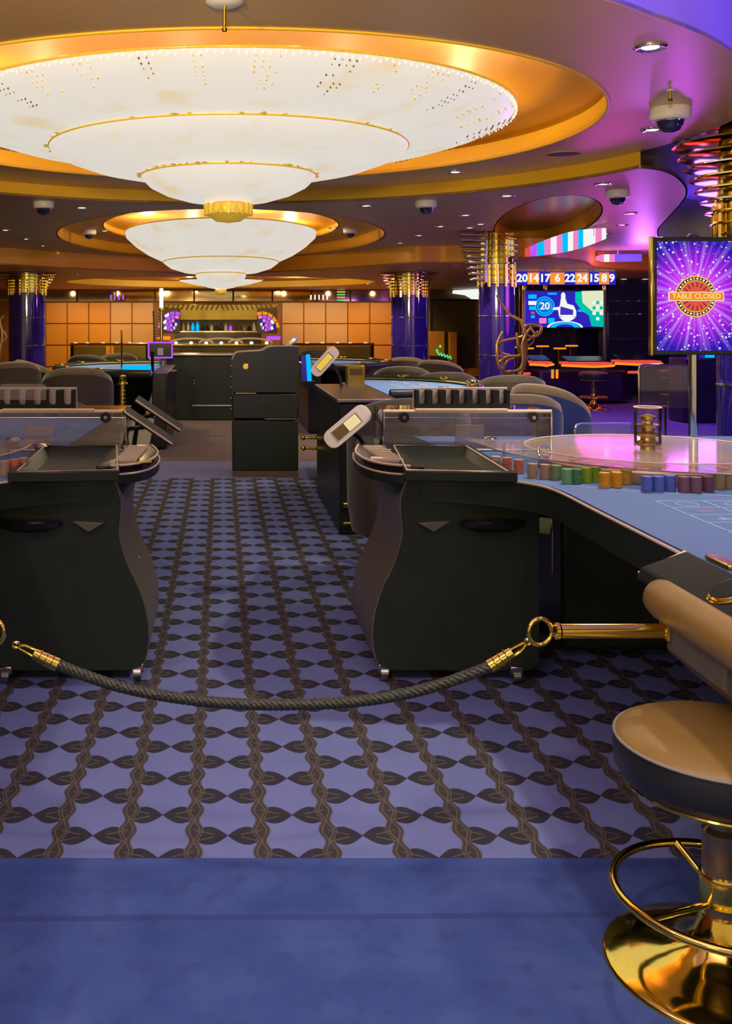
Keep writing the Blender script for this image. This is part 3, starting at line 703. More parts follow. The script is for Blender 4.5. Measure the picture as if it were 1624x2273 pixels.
for side in ('right', 'left'):
    TX = None if side == 'right' else .31
    rt = side == 'right'
    roulette_table(side)
    # rope arm held by the rail bracket
    yr, zr = 2.42, .665
    x0 = 1.055; x1 = .805 if rt else .90
    root = thing('rope_post', 'brass rope arm with a ring, fixed under the tan armrest' if rt else 'brass rope arm with a ring at the left edge, holding the rope', 'rope post', w=(x0, yr, zr))
    MB().box((x0, yr, zr+.012), (.012, .05, .06)).build('mounting_plate', 'brass', root, 0, bevel=.003)
    MB().cyl((x1, yr, zr), (x0, yr, zr), .0175, 24).build('rod', 'brass', root)
    MB().lathe([(.012, 0), (.020, .004), (.020, .012), (.012, .018)], (x1, yr, zr), 20, Matrix.Rotation(-pi/2, 4, 'Y')).build('collar', 'brass', root)
    xr = x1-.048 if rt else x1-.048
    MB().torus((xr, yr, zr-.002), .031, .0052, 36, 10, Matrix.Rotation(pi/2, 4, 'X') @ Matrix.Rotation(R(15), 4, 'Y')).build('ring', 'brass', root)
    # cash bin
    root = thing('open_bin', 'open black tapered bin with a thin beige rim on the %s roulette table' % side, 'bin', w=(.88, 4.2, .80))
    r0 = [(.70, 3.84), (1.07, 3.80), (1.10, 4.58), (.78, 4.60)]; r1 = [(.78, 3.90), (1.04, 3.88), (1.06, 4.5), (.84, 4.52)]
    r2 = [(.69, 3.82), (1.10, 3.78), (1.13, 4.60), (.77, 4.62)]
    zt, zb = .838, .806
    vs = [(*p, zt) for p in r2]+[(*p, zt) for p in r0]+[(*p, zb) for p in r1]+[(*p, .802) for p in r2]
    fs = [(i, (i+1) % 4, 4+(i+1) % 4, 4+i) for i in range(4)]+[(4+i, 4+(i+1) % 4, 8+(i+1) % 4, 8+i) for i in range(4)]+[(8, 9, 10, 11)]+[(i, (i+1) % 4, 12+(i+1) % 4, 12+i) for i in range(4)]+[(12, 13, 14, 15)]
    MB().add(vs, fs).build('tub', 'black', root, 0, bevel=.003, seg=1)
    MB().tube([(*p, zt+.002) for p in r0], .0035, 6, True).build('rim_strip', 'rim', root)
    # acrylic display case
    x0, x1, y0, y1, z0, z1 = .745, 1.515, 4.68, 4.98, .806, .985
    root = thing('display_case', ('clear acrylic case with steel top rail and black knobs behind the %s bin' % side), 'case', w=((x0+x1)/2, (y0+y1)/2, z0))
    for a, b in (((x0, y0, z0), (x1, y0+.006, z1)), ((x0, y1-.006, z0), (x1, y1, z1)), ((x0, y0, z0), (x0+.006, y1, z1)), ((x1-.006, y0, z0), (x1, y1, z1)), ((x0, y0, z1), (x1, y1, z1+.005))):
        MB().span(a, b).build('acrylic_pane', 'glass', root, 0)
    MB().tube([(x0, y0-.004, z1+.002), (x1, y0-.004, z1+.002)], .008, 8).build('top_rail', 'rim', root)  # beige colour stands in for the bright highlight along the rail
    MB().tube([(x0, y0-.004, z1-.028), (x1, y0-.004, z1-.028)], .003, 8).build('lower_rail', 'chrome', root)
    MB().box(((x0+x1)/2-.03, y0-.008, z1+.010), (.42, .03, .010)).build('hinge_plate', 'rim', root, 0, bevel=.002)
    for xx in (x0, x1): MB().tube([(xx, y0-.003, z0), (xx, y0-.003, z1)], .006, 8).build('corner_post', 'chrome', root)
    MB().tube([(x0, y0-.004, z0+.004), (x1, y0-.004, z0+.004)], .004, 8).build('bottom_rail', 'rim', root)
    for xx in (x0+.09, x1-.09):
        kb = MB().cyl((xx, y0-.008, z1-.024), (xx, y0-.034, z1-.024), .024, 20).build('knob', 'black_g', root)
        MB().cyl((xx, y0-.034, z1-.024), (xx, y0-.040, z1-.024), .008, 12).build('knob_screw', 'chrome', kb)
    MB().box((1.15, y0+.04, z0+.06), (.13, .01, .11), (.2, 0, 0)).build('note_card', 'glass_f', root, 0)
    # slotted rack standing on the case
    xa_, xb_ = (.92, 1.36) if rt else (1.00, 1.50)
    root = thing('slotted_rack', 'black comb-shaped rack with rounded slots on the %s acrylic case' % side, 'rack', w=((xa_+xb_)/2, 4.83, .99))
    nt_ = 7; pitch = (xb_-xa_)/nt_; poly = [(xa_, .992), (xb_, .992), (xb_, 1.075)]
    for k in range(nt_-1, -1, -1):
        xm = xa_+pitch*(k+.5); hw = pitch*.29
        poly += [(xm+hw, 1.075), (xm+hw, 1.022)]+[(xm+hw*cos(a), 1.018-hw*.7*sin(a)) for a in (.4, .9, pi/2, pi-.9, pi-.4)]+[(xm-hw, 1.022), (xm-hw, 1.075)]
    poly += [(xa_, 1.075)]
    MB().prism(poly, 4.80, 4.86, 'Y').build('comb', 'black_m', root, 0)
    MB().span((xa_-.004, 4.86, .992), (xb_+.004, 4.866, 1.082)).build('acrylic_back', 'glass_f', root, 0)
    MB().tube([(xa_-.004, 4.863, .992), (xa_-.004, 4.863, 1.083), (xb_+.004, 4.863, 1.083), (xb_+.004, 4.863, .992)], .0025, 6).build('back_edge', 'rim', root)
    if not rt:
        MB().prism([(1.13, 1.03), (1.35, 1.03), (1.35, 1.095), (1.335, 1.105), (1.145, 1.105), (1.13, 1.095)], 4.79, 4.796, 'Y').build('clear_tab', 'glass_disc', root, 0)
TX = None

# roulette wheel and cover on the right table
WC = (1.715, 4.10)
root = thing('roulette_wheel', 'roulette wheel with gold turret under the clear cover, right table', 'roulette wheel', w=(WC[0], WC[1], .803))
cc = (WC[0], WC[1], 0)
MB().lathe([(.41, .803), (.42, .82), (.42, .845), (.405, .852), (.39, .846), (.33, .835), (.31, .83)], cc, 64).build('bowl', mat('brown_wheel_wood', (.50, .32, .20), .3, noise=.2, nscale=8), root, 40)
MB().lathe([(.30, .830), (.24, .836), (.22, .842)], cc, 64).build('track', 'brass_d', root, 40)
for k in range(37):
    a = 2*pi*k/37; m_ = 'felt_red' if k % 2 else 'black_g'
    if k == 0: m_ = 'green_e'
    p0 = [(cc[0]+r*cos(a+d), cc[1]+r*sin(a+d), z) for r, z, d in ((.245, .842, -.075), (.30, .838, -.075), (.30, .838, .075), (.245, .842, .075), (.245, .838, -.075), (.30, .834, -.075), (.30, .834, .075), (.245, .838, .075))]
    MB().add(p0, [(0, 1, 2, 3), (7, 6, 5, 4), (0, 4, 5, 1), (1, 5, 6, 2), (2, 6, 7, 3), (3, 7, 4, 0)]).build('number_pocket', m_ if k else mat('green_pocket', (.05, .4, .1), .5, noise=.1), root, 0)
MB().lathe([(.22, .836), (.12, .855), (.05, .875), (.035, .88)], cc, 48).build('cone', mat('orange_brown_cone', (.45, .20, .08), .3, noise=.2, nscale=8), root, 40)
MB().lathe([(0.045, 0.872), (0.030, 0.882), (0.028, 0.896), (0.048, 0.904), (0.050, 0.912), (0.030, 0.922), (0.027, 0.933), (0.046, 0.942), (0.048, 0.950), (0.026, 0.961), (0.024, 0.971), (0.050, 0.976), (0.050, 0.985), (0.022, 0.990), (0.018, 1.000), (0.030, 1.007), (0.028, 1.018), (0.012, 1.025), (0.001, 1.027)], cc, 24).build('turret', 'brass_d', root, 30)
root = thing('wheel_cover', 'clear round acrylic cover with a tube over the gold wheel turret', 'cover', w=(WC[0], WC[1], .90))
MB().lathe([(.475, .888), (.475, .893)], cc, 72).build('cover_disc', 'glass_disc', root, 30)
MB().torus((cc[0], cc[1], .892), .475, .0028, 72, 6).build('cover_edge', 'rim', root)
MB().shell([(.052, .894), (.052, 1.055)], cc, 28).build('tube', 'glass', root, 60)
MB().torus((cc[0], cc[1], 1.055), .052, .003, 28, 6).build('tube_rim', 'rim', root)
# large clear shelf over the chips
SCN = (1.95, 4.36)
root = thing('acrylic_shelf', 'large clear acrylic sheet with curved front edge over the chip stacks', 'shelf', w=(SCN[0], SCN[1], .803))
pl = arc(SCN, .82, pi*.98, pi*2.0, 60)
pl = [p for p in pl if p[0] < 3.0]+[(2.7, 4.6), (1.1, 4.6)]
MB().prism(pl, .864, .868).build('sheet', 'glass_disc', root, 0)
MB().tube([(x, y, .866) for x, y in pl[:60]], .0028, 6).build('sheet_edge', 'steel', root)
for px_, py_ in ((1.25, 4.5), (2.6, 4.5)): MB().cyl((px_, py_, .802), (px_, py_, .864), .008, 10).build('standoff', 'chrome', root)
x, y, z = P(1207, 1016, 3.98); tag(MB().torus((x, y, .889), .022, .006, 24, 8, Matrix.Rotation(R(70), 4, 'X')).build('steel_ball_ring', 'chrome'), 'small polished ring standing on the clear sheet left of the wheel', 'ring')

# chips under the cover
CH = [((1128, 1047), 'salmon', (.62, .20, .12)), ((1154, 1052), 'salmon', (.62, .20, .12)), ((1185, 1062), 'beige', (.42, .30, .20)), ((1213, 1064), 'beige', (.42, .32, .20)),
      ((1104, 1044), 'pale grey', (.45, .40, .36)), ((1238, 1066), 'sage green', (.22, .32, .14)), ((1262, 1075), 'mint green', (.16, .42, .20)), ((1284, 1075), 'dark green', (.06, .24, .08)), ((1305, 1072), 'lime green', (.28, .46, .02)), ((1325, 1070), 'lime green', (.28, .46, .02)),
      ((1346, 1084), 'orange', (.70, .34, .01)), ((1373, 1083), 'orange', (.70, .36, .02)), ((1394, 1076), 'amber', (.66, .40, .05)),
      ((1440, 1093), 'blue', (.10, .16, .55)), ((1466, 1093), 'blue', (.08, .16, .60)), ((1492, 1091), 'blue', (.08, .14, .55)),
      ((1523, 1094), 'purple brown', (.22, .11, .16)), ((1549, 1095), 'purple brown', (.24, .12, .16)), ((1576, 1093), 'plum', (.16, .06, .12)), ((1601, 1087), 'tan', (.40, .30, .14)), ((1622, 1085), 'tan', (.40, .30, .14))]
cm = {}; nth = {}
ordn = ['first', 'second', 'third', 'fourth']
for (px, py), cn, col in CH:
    Y = F*(H-.803)/(py-CY); x = (px-CX)*Y/F
    if cn not in cm: cm[cn] = mat('chip_'+cn.replace(' ', '_'), col, .5, noise=.12, nscale=80)
    nth[cn] = nth.get(cn, -1)+1; tot = sum(1 for c_ in CH if c_[1] == cn)
    mb = MB(); n_ch = 15; mb_r = .0195
    for k in range(n_ch):
        dx, dy = random.uniform(-.0012, .0012), random.uniform(-.0012, .0012)
        mb.lathe([(mb_r-.001, .803+k*.0036), (mb_r, .8036+k*.0036), (mb_r, .8060+k*.0036), (mb_r-.001, .8066+k*.0036)], (x+dx, Y+mb_r+dy, 0), 16)
    lab = ('stack of %s chips under the clear sheet' % cn) if tot == 1 else '%s from the left of the %s chip stacks under the clear sheet' % (ordn[nth[cn]], cn)
    tag(mb.build('chip_stack', cm[cn], None, 0), lab, 'chips', 'gaming chip stacks on the right roulette table')

root = thing('acrylic_shelf', 'clear acrylic sheet with curved edge at the far left of the left table', 'shelf', w=(-1.64, 4.36, .803))
MB().prism([(.31-x, y) for x, y in pl][::-1], .864, .868).build('sheet', 'glass_disc', root, 0)
MB().tube([(.31-x, y, .866) for x, y in pl[:60]], .0028, 6).build('sheet_edge', 'rim', root)
for px_, py_ in ((1.25, 4.5), (2.6, 4.5)): MB().cyl((.31-px_, py_, .802), (.31-px_, py_, .864), .008, 10).build('standoff', 'chrome', root)
for i, (px, py, m_) in enumerate(((8, 1058, 'chip_beige'), (30, 1054, 'chip_salmon'), (50, 1050, 'chip_tan'))):
    x, y = Q(px, py, .803); mb = MB()
    for k in range(16): mb.lathe([(.0185, .803+k*.0036), (.0195, .8036+k*.0036), (.0195, .8060+k*.0036), (.0185, .8066+k*.0036)], (x, y+.02, 0), 16)
    tag(mb.build('chip_stack', cm[m_[5:]], None, 0), '%s chip stack under the clear sheet on the left table' % ('beige', 'salmon', 'tan')[i], 'chips', 'gaming chip stacks on the left roulette table')
for px, py, lab in ((28, 995, 'polished round marker behind the left acrylic case, left one'), (92, 1008, 'polished round marker behind the left acrylic case, right one'), (1088, 992, 'polished round marker seen through the right acrylic case')):
    x, y = Q(px, py, .803)
    root = thing('table_marker', lab, 'marker', w=(x, y, .803))
    MB().lathe([(.036, .803), (.036, .812), (.026, .82), (.03, .83)], (x, y, 0), 24).build('base', 'black_g', root)
    MB().lathe([(.030, .83), (.036, .838), (.030, .85), (.012, .856), (.001, .857)], (x, y, 0), 24).build('cap', 'chrome', root, 60)
# sign on a pole, "TABLE CLOSED"
def screen_mat():
    m, N, L = nt('violet_burst_screen'); N.remove(N['Principled BSDF']); e = N.new('ShaderNodeEmission'); L.new(e.outputs[0], N['Material Output'].inputs[0])
    f = lambda op, a, c=None, cl=False: math_n(N, L, op, a, c, cl)
    tc = N.new('ShaderNodeTexCoord'); sp = N.new('ShaderNodeSeparateXYZ'); L.new(tc.outputs['Object'], sp.inputs[0]); X, Z = sp.outputs[0], sp.outputs[2]
    r = f('SQRT', f('ADD', f('MULTIPLY', X, X), f('MULTIPLY', Z, Z)))
    cr = N.new('ShaderNodeValToRGB'); cr.color_ramp.elements[0].color = (.75, .08, .9, 1); cr.color_ramp.elements[0].position = .25
    cr.color_ramp.elements[1].color = (.03, .01, .45, 1); cr.color_ramp.elements[1].position = .95
    q = cr.color_ramp.elements.new(.6); q.color = (.38, .015, .80, 1)
    L.new(f('DIVIDE', r, .30), cr.inputs[0])
    an = f('ARCTAN2', X, Z); ray = f('POWER', f('ABSOLUTE', f('SINE', f('MULTIPLY', an, 8))), 30)
    ray2 = f('POWER', f('ABSOLUTE', f('SINE', f('ADD', f('MULTIPLY', an, 21), 1))), 12)
    rays = f('MULTIPLY', f('ADD', ray, f('MULTIPLY', ray2, .5)), f('SUBTRACT', .7, f('MULTIPLY', r, 1.9), True))
    vo = N.new('ShaderNodeTexVoronoi'); vo.inputs['Scale'].default_value = 62; L.new(tc.outputs['Object'], vo.inputs['Vector'])
    vs = N.new('ShaderNodeSeparateXYZ'); L.new(vo.outputs['Color'], vs.inputs[0])
    dot = f('MULTIPLY', f('LESS_THAN', vo.outputs['Distance'], f('MULTIPLY', vs.outputs[0], .38)), f('GREATER_THAN', vs.outputs[1], .35))
    dens = f('MULTIPLY', dot, .85)
    m1 = N.new('ShaderNodeMix'); m1.data_type = 'RGBA'; L.new(rays, m1.inputs['Factor']); L.new(cr.outputs[0], m1.inputs['A']); m1.inputs['B'].default_value = (.75, .55, 1, 1)
    m2 = N.new('ShaderNodeMix'); m2.data_type = 'RGBA'; L.new(dens, m2.inputs['Factor']); L.new(m1.outputs['Result'], m2.inputs['A']); m2.inputs['B'].default_value = (.95, .85, 1, 1)
    L.new(m2.outputs['Result'], e.inputs[0]); e.inputs[1].default_value = 1.0; return m
SY = 5.28
ctr = P(1542, 657, SY); px_m = SY/F
root = thing('sign_stand', 'lit upright sign reading TABLE CLOSED on a chrome pole behind the wheel', 'sign', w=(ctr[0], SY, .80))
wS, hS = 168*px_m, 243*px_m
MB().box((ctr[0], SY+.03, ctr[2]), (wS+.035, .05, hS+.045)).build('frame', 'black_g', root, 0, bevel=.006)
scr = MB().box((0, 0, 0), (wS, .004, hS)).build('screen', screen_mat(), None, 0)
scr.parent = root; scr.location = (0, .002, ctr[2]-.80)
MB().box((ctr[0]-wS/2-.024, SY+.02, ctr[2]), (.016, .03, hS+.05)).build('gold_edge', 'brass', root, 0, bevel=.004)
MB().cyl((ctr[0]+.005, SY+.03, .797), (ctr[0]+.005, SY+.03, ctr[2]-hS/2), .0235, 20).build('pole', 'chrome', root)
MB().tube([(ctr[0]-.03, SY+.03, ctr[2]+hS/2+.02), (ctr[0]-.015, SY+.03, ctr[2]+hS/2+.035), (ctr[0]+.02, SY+.03, ctr[2]+hS/2+.035), (ctr[0]+.035, SY+.03, ctr[2]+hS/2+.02)], .008, 8).build('top_clamp', 'steel', root)
yy = SY-.003
def disc(r, z0, m_, nm, yo, sx=1):
    MB().lathe([(r, 0), (r, .002)], (ctr[0], yy-yo, z0), 48, Matrix.Rotation(pi/2, 4, 'X')).build(nm, m_, scr_root, 0)
scr_root = root
wz = P(1542, 658, SY)[2]
e_gold = emis('screen_gold', (1, .62, .06)); e_or = emis('screen_orange', (.95, .22, .04)); e_dk = emis('screen_dark', (.05, .01, .05)); e_red = emis('screen_red', (.75, .10, .05))
disc(.107, wz, e_gold, 'wheel_graphic', 0); disc(.101, wz, e_dk, 'wheel_graphic', .002); disc(.083, wz, e_gold, 'wheel_graphic', .004); disc(.079, wz, e_red, 'wheel_graphic', .006)
for k in range(34):
    a = 2*pi*k/34
    MB().box((ctr[0]+.092*cos(a), yy-.0055, wz+.092*sin(a)), (.010, .002, .009), (0, -a, 0)).build('wheel_tick', e_gold if k % 2 else 'white_e', root, 0)
    if k % 2 == 0: MB().box((ctr[0]+.062*cos(a), yy-.0085, wz+.062*sin(a)), (.026, .002, .004), (0, -a, 0)).build('wheel_spoke', e_dk, root, 0)
MB().box((ctr[0], yy-.0095, wz), (.285, .003, .047)).build('banner', 'white_e', root, 0)
MB().box((ctr[0], yy-.0115, wz), (.277, .003, .040)).build('banner', e_or, root, 0)
text_mb('TABLE CLOSED', .037, Matrix.Translation((ctr[0], yy-.014, wz)) @ FACE, .0008, .0006).build('lettering', emis('screen_yellow', (1, .80, .12)), root, 0)

# ------------------------------------------------------------------ rope barrier between the arms
Rr = (.757, 2.42, .665); Lr = (.31-.852, 2.42, .665)
def snap_hook(a, b, lab):
    a, b = Vector(a), Vector(b); d = (b-a).normalized(); root = thing('snap_hook', lab, 'hook', w=tuple(a))
    side = d.cross(Vector((0, 1, 0))).normalized(); L_ = (b-a).length
    MB().torus(tuple(a), .010, .0032, 20, 8, Matrix.Rotation(pi/2, 4, 'X') @ Matrix.Rotation(.6, 4, 'X')).build('eye', 'brass', root)
    p1 = a+d*.008; p2 = a+d*(L_*.42)
    MB().tube([p1+side*.002, p1+d*.012+side*.008, p2+side*.009, p2+d*.006], .0038, 8).build('hook_arm', 'brass', root)
    MB().tube([p1-side*.004, p2-side*.007, p2+d*.006], .003, 8).build('spring_gate', 'brass', root)
    MB().cyl(p2, b, .0125, 16, .016).build('ferrule', 'brass', root)
    for k in range(3):
        c_ = p2+(b-p2)*(.25+.25*k); q = d.to_track_quat('Z', 'Y').to_matrix().to_4x4()
        MB().torus(tuple(c_), .0150, .002, 16, 6, q).build('ferrule_ring', 'brass_d', root)
rpts = [P(1092, 1478, 2.42), P(1000, 1512, 2.42), P(900, 1540, 2.42), P(780, 1558, 2.42), P(650, 1564, 2.42), P(520, 1562, 2.42), P(400, 1550, 2.42), P(280, 1528, 2.42), P(190, 1500, 2.42), P(125, 1474, 2.42)]
cpath = [Vector(p) for p in smooth_path(rpts, 30)]
rope = thing('rope', 'dark green twisted rope sagging between the two brass arms', 'rope', w=tuple(cpath[0]))
Ltot = 0
cum = [0]
for i in range(1, len(cpath)): cum.append(cum[-1]+(cpath[i]-cpath[i-1]).length)
for s_ in range(4):
    pts = []
    for i, p in enumerate(cpath):
        t = (cpath[min(i+1, len(cpath)-1)]-cpath[max(i-1, 0)]).normalized(); sd = Vector((0, 1, 0)); up = t.cross(sd)
        a = cum[i]/.055*2*pi+s_*pi/2
        pts.append(p+(sd*cos(a)+up*sin(a))*.0072)
    MB().tube(pts, .0068, 8).build('strand', 'rope', rope, 80)
ex = P(1172, 1425, 2.42); snap_hook(ex, P(1086, 1480, 2.42), 'brass snap hook linking the rope to the right ring')
ex = P(36, 1432, 2.42); snap_hook(ex, P(128, 1476, 2.42), 'brass snap hook linking the rope to the left ring')

# ------------------------------------------------------------------ bar stools
def stool_proto(seat_r=.217, seat_z=.505, base_r=.243, n=48):
    root = thing('bar_stool', 'x', 'stool', loc=(0, 0, 0)); z = seat_z
    st_ = MB().lathe([(.001, z+.016), (seat_r*.5, z+.014), (seat_r*.86, z+.006), (seat_r*.97, z-.004), (seat_r, z-.016)], (0, 0, 0), n).build('seat_top', 'leather', root, 80)
    MB().lathe([(seat_r, z-.014), (seat_r+.004, z-.04), (seat_r+.002, z-.075), (seat_r-.012, z-.10), (seat_r-.05, z-.112), (.03, z-.118)], (0, 0, 0), n).build('seat_side', 'leather_b', root, 60)
    MB().torus((0, 0, z-.012), seat_r+.001, .0035, n, 8).build('piping', 'piping', st_)
    MB().torus((0, 0, z-.104), seat_r-.018, .006, n, 8).build('gold_seat_rim', 'brass', root)
    MB().lathe([(.042, .10), (.040, .12), (.040, .30), (.030, .31), (.030, z-.11)], (0, 0, 0), 28).build('pole', mat('smoked_bronze_pole', (.30, .24, .14), .22, .8, noise=.1, nscale=10), root, 30)
    MB().lathe([(base_r, 0), (base_r, .005), (base_r-.006, .010), (base_r*.75, .018), (base_r*.5, .032), (base_r*.32, .055), (.055, .085), (.046, .12), (.044, .125)], (0, 0, 0), n).build('base', 'brass', root, 60)
    fr = .220
    ring = [(fr*.98*cos(a), fr*sin(a), .185) for a in [R(62)+i*(2*pi-R(124))/44*1 for i in range(45)]]
    ring = [(fr*cos(a), fr*sin(a), .162) for a in [i*2*pi/56 for i in range(56)]]
    MB().tube(ring, .0095, 12, True).build('footring', 'brass', root, 80)
    for a in (R(205), R(335), R(90)):
        MB().tube([(.038*cos(a), .038*sin(a), .15), (.12*cos(a), .12*sin(a), .156), (fr*cos(a), fr*sin(a), .162)], .008, 10).build('footring_strut', 'brass', root)
    MB().lathe([(.045, .145), (.047, .15), (.047, .205), (.045, .21)], (0, 0, 0), 24).build('collar', 'brass', root)
    return root
stool = stool_proto()
sx_, sy_ = 1.082, 2.204
place(stool, False, (sx_, sy_, 0), 0, 'nearest bar stool with tan leather seat and polished gold pedestal base')
for i, (px, py, lab, s) in enumerate(((1317, 908, 'bar stool in front of the orange-lit game terminals', 1.0), (1492, 900, 'bar stool seen through clear acrylic left of the sign pole', 1.0), (1598, 885, 'bar stool with gold base at the right edge behind the sign pole', 1.0))):
    Y = F*H/(py-CY); o = place(stool, True, ((px-CX)*Y/F, Y, 0), .5+i, lab, None, (1.0, 1.0, 1.16 if i < 2 else 1.0))

# ------------------------------------------------------------------ tub chairs
def chair_proto(mside, mtop):
    root = thing('tub_chair', 'x', 'chair', loc=(0, 0, 0)); n = 28
    vs = []; ring = []
    A0, A1 = R(-215), R(35)                                        # open to +Y
    prof = lambda h: [(.25, .20), (.31, .16), (.335, .30), (.34, h-.06), (.325, h-.012), (.295, h), (.265, h-.012), (.25, h-.06), (.245, .38)]
    for i in range(n+1):
        a = A0+(A1-A0)*i/n; t = abs(i/n-.5)*2; h = .87-.24*t**2.2
        ring.append([(r*cos(a), r*sin(a)*1.0, z) for r, z in prof(h)])
    k = len(ring[0]); vs = [p for r in ring for p in r]
    outer = MB(); inner = MB()
    fs = [(i*k+j, (i+1)*k+j, (i+1)*k+j+1, i*k+j+1) for i in range(n) for j in range(0, 3)]
    caps = [tuple(range(k)), tuple(n*k+j for j in range(k))[::-1]]
    outer.add(vs, fs).build('backrest', mside, root, 70)
    fs = [(i*k+j, (i+1)*k+j, (i+1)*k+(j+1) % k, i*k+(j+1) % k) for i in range(n) for j in range(3, k)]
    inner.add(vs, fs+caps).build('top_roll', mtop, root, 70)
    MB().lathe([(.24, .30), (.26, .33), (.26, .42), (.24, .45), (.001, .46)], (0, .02, 0), 28).build('seat_cushion', mtop, root, 60)
    MB().lathe([(.22, 0), (.22, .015), (.05, .03), (.04, .06), (.04, .22)], (0, 0, 0), 24).build('base', 'black_g', root, 30)
    return root
cd = chair_proto('fabric', 'fabric_l'); cb = chair_proto('fabric_blue_lit', 'fabric_l'); cg = chair_proto('fabric', 'fabric')
u_ = {id(cd): False, id(cb): False, id(cg): False}
def chair(p, px, pytop, Y, rz, lab, grp='tub chairs around the far tables', s=1.0):
    x = (px-CX)*Y/F; z = H-(pytop-CY)*Y/F; sz = max(.75, min(1.15, z/.87))
    place(p, u_[id(p)], (x, Y, 0), rz, lab, grp, (s, s, sz)); u_[id(p)] = True
chair(cd, 22, 800, 11.2, R(25), 'dark grey tub chair at the left edge beside the blue table')
chair(cd, 95, 797, 12.0, R(-60), 'beige-lined tub chair turned sideways, second from the left edge')
chair(cg, 172, 812, 9.6, R(5), 'dark tub chair with its back to the camera behind the left slotted rack')
chair(cg, 222, 884, 6.9, R(-80), 'low dark tub chair just right of the left slotted rack', s=.8)
chair(cg, 195, 786, 16.5, R(0), 'tub chair at the far left table with the gold rim, left one')
chair(cg, 262, 782, 17.2, R(10), 'tub chair at the far left table with the gold rim, right one')
chair(cg, 700, 775, 18.0, R(0), 'small far tub chair behind the tilted white terminal')
chair(cg, 820, 796, 15.0, R(0), 'tub chair behind the right middle blue table')
chair(cd, 905, 791, 16.0, R(-20), 'tub chair directly below the second blue column')
chair(cd, 978, 797, 14.7, R(-35), 'tub chair right of the one below the second blue column')
chair(cg, 893, 810, 11.6, R(-10), 'dark tub chair between the two right blue felts')
chair(cg, 985, 822, 10.3, R(-5), 'dark tub chair left of the large one under the branch sculpture')
chair(cg, 1128, 828, 9.3, R(-5), 'large dark tub chair under the bronze branch sculpture')
chair(cb, 1150, 868, 6.9, R(-10), 'blue-light-tinted tub chair directly behind the right acrylic case', s=.85)
chair(cb, 1222, 848, 7.5, R(-50), 'blue-light-tinted tub chair with tan top edge, farthest right of the chairs', s=.85)
chair(cg, 905, 874, 5.95, R(0), 'big brown tub chair behind the lower white terminal', s=1.05)

# ------------------------------------------------------------------ aisle furniture
# podium on the right of the aisle
Y0 = 9.15; s_ = Y0/F
def X_(px): return (px-CX)*s_
def Z_(py): return H-(py-CY)*s_
root = thing('podium', 'tall black-green podium with stepped top at the right of the aisle', 'cabinet', w=(X_(590), Y0+.3, 0))
topo = smooth_path([(515, 800), (519, 790), (527, 783), (550, 781), (580, 779), (592, 773), (604, 770), (650, 769), (663, 770)], 4)
prf = [(X_(515), Z_(871)), (X_(663), Z_(871))]+[(X_(a), Z_(b)) for a, b in topo[::-1]]
MB().prism(prf, Y0, Y0+.55, 'Y').build('upper_body', 'pod', root, 40, bevel=.008)
MB().span((X_(515), Y0, Z_(930)), (X_(663), Y0+.55, Z_(874))).build('middle_drawer', 'pod', root, 0, bevel=.012)
MB().span((X_(516), Y0+.005, Z_(1046)), (X_(662), Y0+.55, Z_(933))).build('lower_body', 'pod', root, 0, bevel=.010)
MB().span((X_(516), Y0+.0, .0), (X_(662), Y0+.54, Z_(1046))).build('plinth', mat('brown_plinth', (.16, .10, .05), .4, noise=.2), root, 0, bevel=.003)
MB().tube([(X_(a), Y0+.005, Z_(b)+.004) for a, b in topo], .006, 6).build('top_trim', 'rim', root)
MB().cyl((X_(545), Y0+.002, Z_(813)), (X_(545), Y0-.008, Z_(813)), .026, 24).build('badge', 'brass_d', root)
MB().torus((X_(545), Y0-.008, Z_(813)), .026, .003, 24, 6, Matrix.Rotation(pi/2, 4, 'X')).build('badge_ring', 'brass', root)
MB().box((X_(545), Y0-.004, Z_(873)), (.19, .01, .010)).build('drawer_pull', 'brass_d', root, 0, bevel=.002)
MB().box((X_(622), Y0-.003, Z_(930)), (.28, .008, .008)).build('drawer_edge', 'steel', root, 0)
for k in range(5):
    MB().lathe([(.008, 0), (.006, .006), (.001, .008)], (X_(513.5)-.002, Y0+.0, Z_(812+k*24)), 10, Matrix.Rotation(pi/2, 4, 'X')).build('rivet', 'chrome', root)
# long cabinet behind, closing the aisle
Y0 = 14.4; s_ = Y0/F
root = thing('counter_cabinet', 'wide dark green counter cabinet closing the aisle, steel edge on top', 'cabinet', w=(X_(450), Y0+.3, 0))
MB().span((X_(368), Y0, 0), (X_(560), Y0+.6, Z_(789))).build('body', 'pod', root, 0, bevel=.015)
MB().span((X_(362), Y0-.02, Z_(789)), (X_(565), Y0+.62, Z_(786))).build('worktop', 'steel', root, 0, bevel=.004)
MB().box((X_(471), Y0-.006, Z_(900)), (.56, .012, .016)).build('base_rail', 'rim', root, 0)
for py in (845, 852): MB().lathe([(.010, 0), (.001, .008)], (X_(431), Y0, Z_(py)), 10, Matrix.Rotation(pi/2, 4, 'X')).build('lock', 'chrome', root)
MB().cyl((X_(367), Y0+.02, 0), (X_(367), Y0+.02, Z_(796)), .03, 16).build('corner_post', 'steel', root)
